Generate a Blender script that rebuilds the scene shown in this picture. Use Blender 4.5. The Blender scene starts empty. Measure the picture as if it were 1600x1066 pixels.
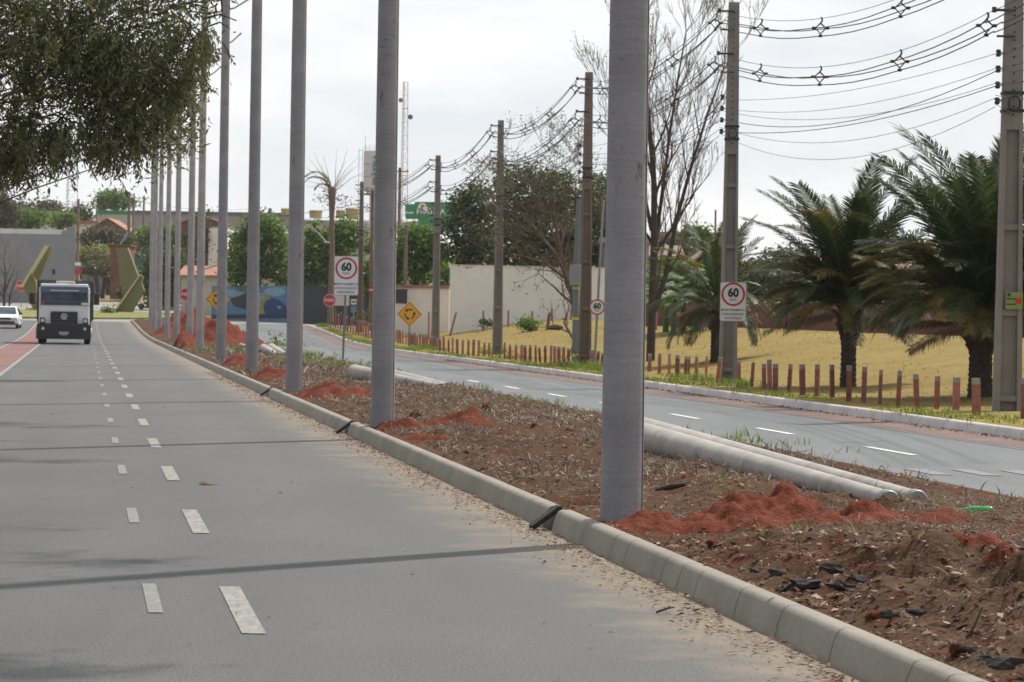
import bpy, bmesh, math, random
import numpy as np
from mathutils import Vector, Matrix, noise

random.seed(7)
rng = np.random.default_rng(7)
PI = math.pi
scene = bpy.context.scene
col = scene.collection

# ------------------------------------------------------------------ camera
F = 4167.0                                   # focal length in photo pixels (1600 wide)
CAM = Vector((0, 0, 1.6))
R = Matrix.Rotation(PI/2 - 0.00912, 3, 'X') @ Matrix.Rotation(0.016, 3, 'Z')
cd = bpy.data.cameras.new('Camera'); cam = bpy.data.objects.new('Camera', cd); col.objects.link(cam)
cam.matrix_world = Matrix.Translation(CAM) @ R.to_4x4()
cd.sensor_width = 36.0; cd.lens = 36.0*F/1600.0
cd.clip_start = 0.5; cd.clip_end = 6000
cd.dof.use_dof = True; cd.dof.focus_distance = 21.0; cd.dof.aperture_fstop = 9.5
scene.camera = cam

# ------------------------------------------------------------------ world, sun, exposure
SUN_EL = math.radians(56); SUN_AZ = math.radians(45)      # azimuth measured from +Y (ahead) towards +X (right)
w = bpy.data.worlds.new('World'); scene.world = w; w.use_nodes = True
nt = w.node_tree; nt.nodes.clear()
out = nt.nodes.new('ShaderNodeOutputWorld'); bg = nt.nodes.new('ShaderNodeBackground')
sky = nt.nodes.new('ShaderNodeTexSky'); sky.sky_type = 'NISHITA'; sky.sun_disc = False
sky.sun_elevation = SUN_EL; sky.sun_rotation = SUN_AZ; sky.dust_density = 4.0; sky.air_density = 1.0
tc = nt.nodes.new('ShaderNodeTexCoord'); mp = nt.nodes.new('ShaderNodeMapping'); mp.inputs['Scale'].default_value = (1.0, 1.0, 3.2)
mp.inputs['Location'].default_value = (0.3, 0.1, 0.2)
n1 = nt.nodes.new('ShaderNodeTexNoise'); n1.inputs['Scale'].default_value = 5.5; n1.inputs['Detail'].default_value = 7; n1.inputs['Roughness'].default_value = 0.55
cr = nt.nodes.new('ShaderNodeValToRGB')
cr.color_ramp.elements[0].position = 0.38; cr.color_ramp.elements[0].color = (0.0, 0.0, 0.0, 1)
cr.color_ramp.elements[1].position = 0.62; cr.color_ramp.elements[1].color = (1, 1, 1, 1)
ccol = nt.nodes.new('ShaderNodeMixRGB'); ccol.inputs[1].default_value = (8.0, 8.4, 8.75, 1); ccol.inputs[2].default_value = (10.3, 10.3, 10.25, 1)
mix = nt.nodes.new('ShaderNodeMixRGB'); mix.inputs[0].default_value = 0.94
nt.links.new(tc.outputs['Generated'], mp.inputs[0]); nt.links.new(mp.outputs[0], n1.inputs['Vector'])
nt.links.new(n1.outputs['Fac'], cr.inputs[0]); nt.links.new(cr.outputs[0], ccol.inputs[0])
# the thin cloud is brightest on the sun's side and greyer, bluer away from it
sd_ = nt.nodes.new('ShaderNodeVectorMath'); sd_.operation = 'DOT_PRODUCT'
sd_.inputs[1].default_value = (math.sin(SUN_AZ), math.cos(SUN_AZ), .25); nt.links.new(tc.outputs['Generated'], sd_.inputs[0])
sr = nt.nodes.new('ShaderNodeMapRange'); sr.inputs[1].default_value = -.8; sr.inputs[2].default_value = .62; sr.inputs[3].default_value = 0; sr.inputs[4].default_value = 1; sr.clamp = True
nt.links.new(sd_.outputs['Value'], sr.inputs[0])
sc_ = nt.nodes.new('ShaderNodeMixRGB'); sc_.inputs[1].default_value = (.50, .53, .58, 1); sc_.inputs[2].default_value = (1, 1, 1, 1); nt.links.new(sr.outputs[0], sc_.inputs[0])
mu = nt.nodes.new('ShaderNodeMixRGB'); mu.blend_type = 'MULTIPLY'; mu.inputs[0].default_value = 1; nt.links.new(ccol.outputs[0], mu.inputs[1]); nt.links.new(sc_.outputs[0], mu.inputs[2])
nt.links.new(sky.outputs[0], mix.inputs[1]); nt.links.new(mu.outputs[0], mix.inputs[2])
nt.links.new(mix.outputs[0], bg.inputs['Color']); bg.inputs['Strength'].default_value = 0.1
nt.links.new(bg.outputs[0], out.inputs['Surface'])

sl = bpy.data.lights.new('Sun', 'SUN'); sl.energy = 4.1; sl.angle = math.radians(1.1); sl.color = (1.0, 0.95, 0.88)
so = bpy.data.objects.new('Sun', sl); col.objects.link(so)
sdir = Vector((math.sin(SUN_AZ)*math.cos(SUN_EL), math.cos(SUN_AZ)*math.cos(SUN_EL), math.sin(SUN_EL)))
so.rotation_euler = sdir.to_track_quat('Z', 'Y').to_euler(); so.location = (20, 20, 60)

scene.view_settings.view_transform = 'Standard'; scene.view_settings.look = 'None'
scene.view_settings.exposure = 0.12; scene.view_settings.gamma = 1.0
scene.view_settings.use_curve_mapping = False

# ------------------------------------------------------------------ terrain and placement helpers
def sm(t):
    t = max(0.0, min(1.0, t)); return t*t*(3-2*t)
ZY = [0, 135, 150, 165, 185, 200, 220, 250, 270, 300, 330, 400, 500, 700, 1000, 3500]
ZZ = [0, 0, .06, .2, .5, .72, 1.0, 1.4, 1.9, 2.7, 3.6, 5.8, 9.0, 16, 24, 40]
def S(x, y): return (x + .1605*y - 3.5)/1.0128          # metres to the right of the median's left kerb
def XS(s, y): return s*1.0128 + 3.5 - .1605*y
def cv(y): return 3.0*sm((y-105)/90)                      # the right road bends away near its end
def T(x, y):
    z = float(np.interp(y, ZY, ZZ)); s = S(x, y) - cv(y)
    if s > 9.5:
        z += (.12 + (1.05 + .3*sm((y-90)/60))*sm((s-11.8)/10.5))*(1-sm((y-165)/50))
    return z
def ray(px, py): return R @ Vector(((px-800)/F, (533-py)/F, -1))
def at(px, py, Y):
    r = ray(px, py); return CAM + r*(Y/r.y)
def gnd(px, py, off=0.0):
    r = ray(px, py); a = 6.0
    f = lambda Y: (CAM + r*(Y/r.y)).z - (T((CAM + r*(Y/r.y)).x, Y) + off)
    Y = a
    while Y < 900 and f(Y) > 0: Y += .5
    lo, hi = Y-.5, Y
    for _ in range(24):
        m = (lo+hi)/2
        if f(m) > 0: lo = m
        else: hi = m
    return at(px, py, hi)
def ppm(Y): return F/Y

# ------------------------------------------------------------------ materials
def nodes(name):
    m = bpy.data.materials.new(name); m.use_nodes = True
    n = m.node_tree; b = n.nodes['Principled BSDF']
    return m, n, b
def N(n, t, **kw):
    o = n.nodes.new(t)
    for k, v in kw.items():
        if k in o.inputs: o.inputs[k].default_value = v
        else: setattr(o, k, v)
    return o
def ramp(n, stops):
    r = n.nodes.new('ShaderNodeValToRGB'); e = r.color_ramp.elements
    e[0].position, e[0].color = stops[0][0], (*stops[0][1], 1)
    e[1].position, e[1].color = stops[-1][0], (*stops[-1][1], 1)
    for p, c in stops[1:-1]:
        q = e.new(p); q.color = (*c, 1)
    return r
def mixc(n, fac, a, b, mode='MIX'):
    m = n.nodes.new('ShaderNodeMixRGB'); m.blend_type = mode
    for i, v in enumerate((fac, a, b)):
        if isinstance(v, bpy.types.NodeSocket): n.links.new(v, m.inputs[i])
        elif i == 0: m.inputs[0].default_value = v
        else: m.inputs[i].default_value = (*v, 1)
    return m.outputs[0]
def math_(n, op, a, b=None, clamp=False):
    m = n.nodes.new('ShaderNodeMath'); m.operation = op; m.use_clamp = clamp
    for i, v in enumerate((a, b)):
        if v is None: continue
        if isinstance(v, bpy.types.NodeSocket): n.links.new(v, m.inputs[i])
        else: m.inputs[i].default_value = v
    return m.outputs[0]
def nz(n, vec, scale, detail=4, rough=.55, fac=True):
    t = N(n, 'ShaderNodeTexNoise', Scale=scale, Detail=detail, Roughness=rough)
    if vec is not None: n.links.new(vec, t.inputs['Vector'])
    return t.outputs['Fac']
def pos(n): return n.nodes.new('ShaderNodeNewGeometry').outputs['Position']
def objc(n): return n.nodes.new('ShaderNodeTexCoord').outputs['Object']
def scaled(n, vec, sc, rot=(0, 0, 0)):
    m = n.nodes.new('ShaderNodeMapping'); m.inputs['Scale'].default_value = sc; m.inputs['Rotation'].default_value = rot
    n.links.new(vec, m.inputs[0]); return m.outputs[0]
def bump(n, b, h, strength=.3, dist=.02):
    p = N(n, 'ShaderNodeBump', Strength=strength, Distance=dist); n.links.new(h, p.inputs['Height']); n.links.new(p.outputs[0], b.inputs['Normal'])
def map01(n, v, lo, hi):
    m = n.nodes.new('ShaderNodeMapRange'); m.clamp = True
    m.inputs[1].default_value = lo; m.inputs[2].default_value = hi
    n.links.new(v, m.inputs[0]); return m.outputs[0]

def flat(name, c, rough=.6, var=.25, scale=3.0, metal=0.0, bmp=0.0, spec=.4):
    """colour broken up by two sizes of noise: dirt and wear"""
    m, n, b = nodes(name); v = objc(n)
    f1 = nz(n, v, scale, 5); f2 = nz(n, v, scale*7, 3)
    f = math_(n, 'ADD', math_(n, 'MULTIPLY', f1, .65), math_(n, 'MULTIPLY', f2, .35))
    r = ramp(n, [(.3, tuple(x*(1-var) for x in c)), (.7, tuple(min(1, x*(1+var*.6)) for x in c))])
    n.links.new(f, r.inputs[0]); n.links.new(r.outputs[0], b.inputs['Base Color'])
    b.inputs['Roughness'].default_value = rough; b.inputs['Metallic'].default_value = metal
    b.inputs['Specular IOR Level'].default_value = spec
    if bmp: bump(n, b, f2, bmp, .02)
    return m

def leafmat(name, stops, trans=.35, rough=.5):
    m, n, b = nodes(name)
    g = n.nodes.new('ShaderNodeNewGeometry'); r = ramp(n, stops)
    n.links.new(g.outputs['Random Per Island'], r.inputs[0]); n.links.new(r.outputs[0], b.inputs['Base Color'])
    b.inputs['Roughness'].default_value = rough; b.inputs['Specular IOR Level'].default_value = .35
    t = n.nodes.new('ShaderNodeBsdfTranslucent')
    hs = N(n, 'ShaderNodeHueSaturation', Value=1.6, Saturation=1.1, Hue=.48); n.links.new(r.outputs[0], hs.inputs['Color']); n.links.new(hs.outputs[0], t.inputs[0])
    mx = n.nodes.new('ShaderNodeMixShader'); mx.inputs[0].default_value = trans
    n.links.new(b.outputs[0], mx.inputs[1]); n.links.new(t.outputs[0], mx.inputs[2])
    n.links.new(mx.outputs[0], n.nodes['Material Output'].inputs['Surface'])
    return m

M = {}
# asphalt, with sand gathered along the median kerb
def asphalt(name, base, sand=False):
    m, n, b = nodes(name); p = pos(n)
    big = nz(n, p, .35, 4); streak = nz(n, scaled(n, p, (1.2, .05, 1), (0, 0, -.152)), 1.0, 4)
    fine = nz(n, p, 90, 2, .8); mid = nz(n, p, 7, 4)
    f = math_(n, 'ADD', math_(n, 'MULTIPLY', big, .3), math_(n, 'MULTIPLY', streak, .3))
    f = math_(n, 'ADD', f, math_(n, 'MULTIPLY', mid, .14)); f = math_(n, 'ADD', f, math_(n, 'MULTIPLY', fine, .34))
    r = ramp(n, [(.3, tuple(x*.72 for x in base)), (.5, base), (.7, tuple(x*1.3 for x in base))]); n.links.new(f, r.inputs[0])
    c = r.outputs[0]
    gr_ = ramp(n, [(.36, (.68, .68, .68)), (.64, (1.36, 1.36, 1.36))]); n.links.new(nz(n, p, 70, 1, .5), gr_.inputs[0]); c = mixc(n, 1.0, c, gr_.outputs[0], 'MULTIPLY')
    spots = map01(n, nz(n, scaled(n, p, (1, .45, 1)), 4.5, 6, .7), .70, .76); c = mixc(n, math_(n, 'MULTIPLY', spots, .5), c, (.05, .048, .045))
    tar = map01(n, nz(n, scaled(n, p, (2.4, .12, 1), (0, 0, -.16)), 1.0, 5, .6), .60, .72); c = mixc(n, math_(n, 'MULTIPLY', tar, .28), c, (.07, .068, .064))
    vc = N(n, 'ShaderNodeTexVoronoi', Scale=.22); vc.feature = 'DISTANCE_TO_EDGE'
    wv = n.nodes.new('ShaderNodeVectorMath'); wv.operation = 'ADD'; tn = N(n, 'ShaderNodeTexNoise', Scale=1.5, Detail=5); n.links.new(p, tn.inputs['Vector'])
    n.links.new(p, wv.inputs[0]); n.links.new(tn.outputs['Color'], wv.inputs[1]); n.links.new(wv.outputs[0], vc.inputs['Vector'])
    ck = math_(n, 'MULTIPLY', map01(n, vc.outputs['Distance'], .0035, .0), map01(n, nz(n, p, .25, 2), .5, .58)); c = mixc(n, math_(n, 'MULTIPLY', ck, .55), c, (.045, .042, .04))
    if sand:
        d = n.nodes.new('ShaderNodeVectorMath'); d.operation = 'DOT_PRODUCT'; d.inputs[1].default_value = (1, .1605, 0); n.links.new(p, d.inputs[0])
        s = math_(n, 'SUBTRACT', d.outputs['Value'], 3.5)
        tk = map01(n, math_(n, 'ADD', math_(n, 'SINE', math_(n, 'MULTIPLY', s, 4.3)), math_(n, 'MULTIPLY', math_(n, 'SUBTRACT', streak, .5), 3.0)), -.2, 1.4); c = mixc(n, math_(n, 'MULTIPLY', tk, .22), c, (.062, .062, .062))
        edge = map01(n, math_(n, 'ADD', s, math_(n, 'MULTIPLY', math_(n, 'SUBTRACT', nz(n, p, 1.7, 6, .65), .5), 1.9)), -.75, -.1)
        c = mixc(n, math_(n, 'MULTIPLY', edge, .5), c, (.31, .235, .15))
        e2 = map01(n, math_(n, 'ADD', s, math_(n, 'MULTIPLY', math_(n, 'SUBTRACT', nz(n, p, .6, 5, .6), .5), 3)), -2.2, .2)
        c = mixc(n, math_(n, 'MULTIPLY', e2, .08), c, (.25, .19, .13))
    n.links.new(c, b.inputs['Base Color']); b.inputs['Roughness'].default_value = .72; b.inputs['Specular IOR Level'].default_value = .35
    bump(n, b, fine, .35, .01)
    return m
M['asphalt'] = asphalt('asphalt', (.088, .088, .0865), True)
M['asphalt_right'] = asphalt('asphalt_pale', (.125, .131, .135))
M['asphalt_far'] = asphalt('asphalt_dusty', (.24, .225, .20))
def paint(name, c, lo, hi, sc):
    m, n, b = nodes(name); p = pos(n)
    wr = map01(n, nz(n, scaled(n, p, (1, .3, 1), (0, 0, -.152)), sc, 8, .75), lo, hi)
    a = ramp(n, [(0, c), (1, (.17, .165, .155))]); n.links.new(wr, a.inputs[0]); n.links.new(a.outputs[0], b.inputs['Base Color'])
    b.inputs['Roughness'].default_value = .7
    return m
M['paint'] = paint('road_paint', (.28, .27, .248), .42, .60, 18)
M['paint_old'] = paint('worn_road_paint', (.235, .23, .215), .38, .54, 24)
M['paint_right'] = paint('white_road_paint', (.62, .62, .60), .6, .85, 10)
M['redlane'] = flat('red_lane_paint', (.20, .095, .085), .8, .3, .8)
M['pinkgravel'] = flat('pink_gravel', (.175, .12, .105), .9, .45, 1.6, bmp=.3)

def soil(name, c1, c2, c3, sc):
    m, n, b = nodes(name); p = pos(n)
    a = nz(n, p, sc, 6, .65); f = nz(n, p, sc*14, 4, .7); d = nz(n, p, sc*4, 5, .7)
    r = ramp(n, [(.33, c1), (.46, c2), (.62, c3)]); n.links.new(math_(n, 'ADD', math_(n, 'MULTIPLY', a, .45), math_(n, 'MULTIPLY', d, .55)), r.inputs[0])
    c = mixc(n, .65, r.outputs[0], ramp_on(n, f, .3, .7), 'MULTIPLY')
    n.links.new(c, b.inputs['Base Color']); b.inputs['Roughness'].default_value = .95; b.inputs['Specular IOR Level'].default_value = .15
    bump(n, b, f, .8, .03)
    return m
def ramp_on(n, v, lo, hi):
    r = ramp(n, [(lo, (.35, .35, .35)), (hi, (1.25, 1.25, 1.25))]); n.links.new(v, r.inputs[0]); return r.outputs[0]
M['soil'] = soil('littered_soil', (.13, .033, .014), (.078, .038, .019), (.105, .066, .04), 1.1)
M['redsoil'] = soil('fresh_red_soil', (.11, .028, .015), (.145, .037, .020), (.19, .056, .031), 2.0)
M['dry_field_old'] = soil('dry_field', (.26, .175, .055), (.32, .225, .075), (.37, .275, .10), .5)
def fieldmat():
    m, n, b = nodes('dry_field'); p = pos(n)
    a = nz(n, p, .35, 5, .6); f = nz(n, scaled(n, p, (1, .35, 1)), 6, 4, .6); g = nz(n, p, .13, 3)
    r = ramp(n, [(.3, (.17, .12, .036)), (.5, (.225, .165, .052)), (.7, (.28, .215, .08))]); n.links.new(math_(n, 'ADD', math_(n, 'MULTIPLY', a, .5), math_(n, 'MULTIPLY', f, .5)), r.inputs[0])
    c = mixc(n, map01(n, g, .55, .75), r.outputs[0], (.22, .21, .07))
    n.links.new(c, b.inputs['Base Color']); b.inputs['Roughness'].default_value = .95; b.inputs['Specular IOR Level'].default_value = .1
    bump(n, b, f, .25, .03)
    return m
M['dry_field'] = fieldmat()
M['ground'] = soil('earth_and_scrub', (.20, .20, .07), (.30, .22, .11), (.36, .28, .16), .12)
M['lawn'] = soil('lawn', (.15, .17, .05), (.22, .22, .075), (.30, .27, .12), .4)

def concrete(name, c, rust=False, sc=2.0, mud=False):
    m, n, b = nodes(name); v = objc(n)
    f = nz(n, v, sc, 6, .6); fine = nz(n, v, sc*25, 3, .7)
    r = ramp(n, [(.3, tuple(x*.8 for x in c)), (.7, tuple(x*1.12 for x in c))]); n.links.new(f, r.inputs[0])
    cc = mixc(n, .22, r.outputs[0], ramp_on(n, fine, .3, .7), 'MULTIPLY')
    if rust:
        ln = nz(n, scaled(n, v, (1.5, 1.5, 26)), 1.6, 3, .6)
        cc = mixc(n, .13, cc, ramp_on(n, ln, .3, .62), 'MULTIPLY')
        rs = math_(n, 'MULTIPLY', map01(n, nz(n, scaled(n, v, (9, 9, 2.2)), 1.0, 5, .7), .58, .68), map01(n, nz(n, v, .9, 2), .48, .6))
        cc = mixc(n, rs, cc, (.10, .05, .035))
        cr_ = math_(n, 'MULTIPLY', map01(n, nz(n, scaled(n, v, (5, 5, 30)), 1.2, 4, .7), .62, .66), map01(n, nz(n, v, .7, 2), .5, .6))
        cc = mixc(n, cr_, cc, (.12, .10, .09))
    if mud:
        md = map01(n, nz(n, v, 1.4, 6, .7), .52, .72); cc = mixc(n, math_(n, 'MULTIPLY', md, .55), cc, (.22, .13, .09))
        bl_ = map01(n, nz(n, scaled(n, v, (14, 2, 2)), 1.0, 4, .6), .58, .7); cc = mixc(n, math_(n, 'MULTIPLY', bl_, .3), cc, (.20, .185, .17))
    n.links.new(cc, b.inputs['Base Color']); b.inputs['Roughness'].default_value = .8; b.inputs['Specular IOR Level'].default_value = .3
    bump(n, b, fine, .25, .01)
    return m
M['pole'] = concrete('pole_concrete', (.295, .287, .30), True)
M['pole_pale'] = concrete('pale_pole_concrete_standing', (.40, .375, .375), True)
M['lying'] = concrete('pale_pole_concrete', (.40, .375, .345), False, 3, True)
M['upole'] = concrete('utility_pole_concrete', (.25, .225, .207), False, 2.0)
M['upole_dusty'] = concrete('dusty_pole_concrete', (.22, .17, .14), False, 2.0)
M['kerb'] = concrete('kerb_concrete', (.30, .275, .23), False, 1.5)
M['kerbwhite'] = concrete('limewashed_kerb', (.60, .56, .54), False, 1.5)
M['joint'] = flat('kerb_joint', (.13, .115, .09), .95)
M['white'] = flat('white_paint', (.78, .78, .77), .45, .06, 3)
M['signwhite'] = flat('sign_white', (.74, .73, .74), .5, .10, 4)
M['red'] = flat('sign_red', (.50, .03, .04), .45, .12)
M['black'] = flat('black_paint', (.02, .02, .022), .5, .2)
M['signblack'] = flat('sign_black', (.03, .035, .04), .5, .1)
M['yellow'] = flat('sign_yellow', (.72, .36, .02), .45, .08)
M['galv'] = flat('galvanised_steel', (.30, .30, .30), .5, .15, metal=.3)
M['greypost'] = flat('grey_post', (.16, .18, .19), .55, .2)
M['steelbox'] = flat('grey_box', (.26, .28, .30), .5, .12)
M['cable'] = flat('cable_black', (.035, .035, .038), .6, .1)
M['spacer'] = flat('spacer_plastic', (.05, .05, .055), .6, .1)
M['stake'] = flat('painted_stake', (.31, .125, .10), .85, .45, 9)
_n = M['stake'].node_tree; _oi = _n.nodes.new('ShaderNodeObjectInfo'); _b = _n.nodes['Principled BSDF']; _src = _b.inputs['Base Color'].links[0].from_socket
_rr = ramp(_n, [(0, (.65, .6, .6)), (1, (1.35, 1.4, 1.4))]); _n.links.new(_oi.outputs['Random'], _rr.inputs[0]); _n.links.new(mixc(_n, 1.0, _src, _rr.outputs[0], 'MULTIPLY'), _b.inputs['Base Color'])
M['staketop'] = flat('stake_bare_top', (.30, .27, .25), .9, .4, 12)
M['char'] = flat('charred_wood', (.035, .032, .03), .8, .6, 20, bmp=.5)
M['bark'] = flat('dark_bark', (.07, .055, .045), .9, .5, 6, bmp=.5)
M['barkdry'] = flat('dry_bark', (.15, .105, .08), .9, .4, 6, bmp=.4)
M['palmtrunk'] = flat('palm_trunk', (.085, .06, .048), .95, .6, 10, bmp=.8)
M['wood'] = flat('brown_wood', (.21, .15, .115), .85, .4, 4)
M['wallwhite'] = flat('whitewashed_wall', (.82, .78, .72), .85, .12, .35)
M['wallpink'] = flat('pale_pink_wall', (.76, .68, .62), .85, .14, .35)
M['walldark'] = flat('dark_grey_wall', (.045, .05, .055), .8, .25, .4)
M['wallgrey'] = flat('grey_render', (.25, .245, .255), .85, .12, .15)
M['brick'] = flat('raw_brick', (.19, .085, .06), .9, .4, 1.5)
M['tile'] = flat('clay_roof_tile', (.36, .17, .11), .85, .35, 1.2)
M['oldtile'] = flat('weathered_roof_tile', (.24, .165, .13), .9, .35, 1.0)
M['roofgrey'] = flat('grey_sheet_roof', (.30, .27, .265), .7, .15, .2)
M['roofwhite'] = flat('pale_sheet_roof', (.62, .60, .58), .6, .12, .4)
M['cream'] = flat('cream_render', (.50, .45, .37), .85, .15, .3)
M['greenpanel'] = flat('green_cladding', (.02, .23, .075), .5, .1, .3)
M['tankyellow'] = flat('tank_ochre', (.40, .29, .12), .7, .3, .6)
M['tankblue'] = flat('tank_dark', (.10, .12, .17), .6, .2)
M['window'] = flat('dark_window', (.03, .035, .04), .2, .2)
M['muralblue'] = flat('mural_sky_blue', (.09, .20, .33), .7, .3, .8)
M['muralcloud'] = flat('mural_pale_blue', (.22, .34, .43), .7, .2, .8)
M['muralnavy'] = flat('mural_navy', (.015, .05, .16), .7, .2, .8)
M['muralyellow'] = flat('mural_yellow', (.32, .27, .07), .7, .2, .8)
M['muraldark'] = flat('mural_dark', (.035, .04, .05), .7, .3, .8)
M['olive'] = flat('olive_concrete', (.20, .18, .085), .85, .15, .4)
M['olivelit'] = flat('sunlit_olive_concrete', (.60, .52, .32), .85, .15, .4)  # same olive concrete, paler: sunlight on the slab edges put into the colour
M['truckwhite'] = flat('truck_white', (.74, .73, .73), .35, .1, 2)
M['dump'] = flat('dump_body_steel', (.06, .06, .065), .6, .3, 2)
M['plastic'] = flat('black_plastic', (.025, .026, .03), .55, .2, 3)
M['rubber'] = flat('tyre_rubber', (.02, .02, .02), .85, .2)
M['chrome'] = flat('bright_metal', (.62, .62, .62), .25, .1, metal=.8)
M['lamp'] = flat('lamp_glass', (.6, .6, .58), .15, .1)
M['plate'] = flat('number_plate', (.5, .36, .38), .5, .1)
M['visor'] = flat('visor_blue_grey', (.09, .13, .19), .35, .15)
def glassmat(name, c):
    m, n, b = nodes(name); b.inputs['Base Color'].default_value = (*c, 1); b.inputs['Roughness'].default_value = .06
    b.inputs['Specular IOR Level'].default_value = .6
    v = objc(n); r = ramp(n, [(.4, tuple(x*.5 for x in c)), (.6, tuple(x*1.3 for x in c))]); n.links.new(nz(n, v, 1.5, 3), r.inputs[0]); n.links.new(r.outputs[0], b.inputs['Base Color'])
    return m
M['glass'] = glassmat('windscreen_glass', (.03, .055, .085))
def bottlemat():
    m, n, b = nodes('green_bottle_glass'); b.inputs['Base Color'].default_value = (.05, .55, .12, 1); b.inputs['Roughness'].default_value = .08
    b.inputs['Transmission Weight'].default_value = .55
    return m
M['bottle'] = bottlemat()
M['poster'] = flat('poster_green', (.22, .27, .07), .7, .2, 5)
M['signblue'] = flat('sign_blue', (.15, .25, .42), .6, .2)
M['litter'] = leafmat('dry_leaves', [(0, (.03, .02, .015)), (.25, (.085, .045, .028)), (.5, (.16, .085, .05)), (.75, (.23, .135, .085)), (.92, (.35, .235, .16)), (1, (.54, .42, .32))], .1, .8)
M['straw'] = leafmat('dead_grass', [(0, (.08, .06, .045)), (.45, (.17, .14, .11)), (.8, (.27, .23, .18)), (1, (.42, .37, .29))], .15, .8)
M['grass'] = leafmat('green_grass', [(0, (.07, .13, .02)), (.5, (.12, .19, .03)), (1, (.22, .25, .06))], .3, .6)
M['goldgrass'] = leafmat('golden_grass', [(0, (.21, .155, .055)), (.5, (.27, .205, .07)), (.9, (.34, .27, .11)), (1, (.20, .19, .065))], .45, .8)
M['leaf_olive'] = leafmat('drooping_leaves', [(0, (.05, .068, .032)), (.5, (.092, .112, .05)), (.8, (.14, .155, .07)), (.93, (.22, .20, .10)), (1, (.20, .14, .10))], .42)
M['leaf_dark'] = leafmat('dark_leaves', [(0, (.025, .045, .014)), (.6, (.05, .08, .022)), (1, (.11, .14, .04))], .3)
M['leaf_mid'] = leafmat('mid_leaves', [(0, (.045, .095, .018)), (.6, (.09, .165, .03)), (1, (.19, .26, .06))], .38)
M['leaf_dull'] = leafmat('dull_leaves', [(0, (.06, .07, .035)), (.6, (.09, .10, .05)), (1, (.15, .14, .07))], .25)
M['leaf_pale'] = leafmat('pale_leaves', [(0, (.12, .15, .035)), (.6, (.19, .21, .06)), (1, (.30, .28, .1))], .3)
M['frond'] = leafmat('palm_leaflets', [(0, (.020, .042, .015)), (.6, (.037, .064, .024)), (1, (.085, .10, .035))], .18, .45)
M['frond_old'] = leafmat('ageing_palm_leaflets', [(0, (.11, .085, .025)), (.5, (.09, .10, .035)), (1, (.24, .16, .035))], .25, .5)
M['frond_dead'] = leafmat('dead_palm_leaflets', [(0, (.09, .07, .055)), (.6, (.16, .13, .10)), (1, (.26, .22, .18))], .15, .7)
M['rachis'] = flat('palm_rachis', (.13, .13, .05), .6, .3, 5)
M['rachis_dry'] = flat('dry_rachis', (.33, .27, .20), .7, .3, 5)
M['banana'] = leafmat('banana_leaves', [(0, (.05, .10, .03)), (.6, (.09, .16, .05)), (1, (.17, .22, .09))], .3, .35)

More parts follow.
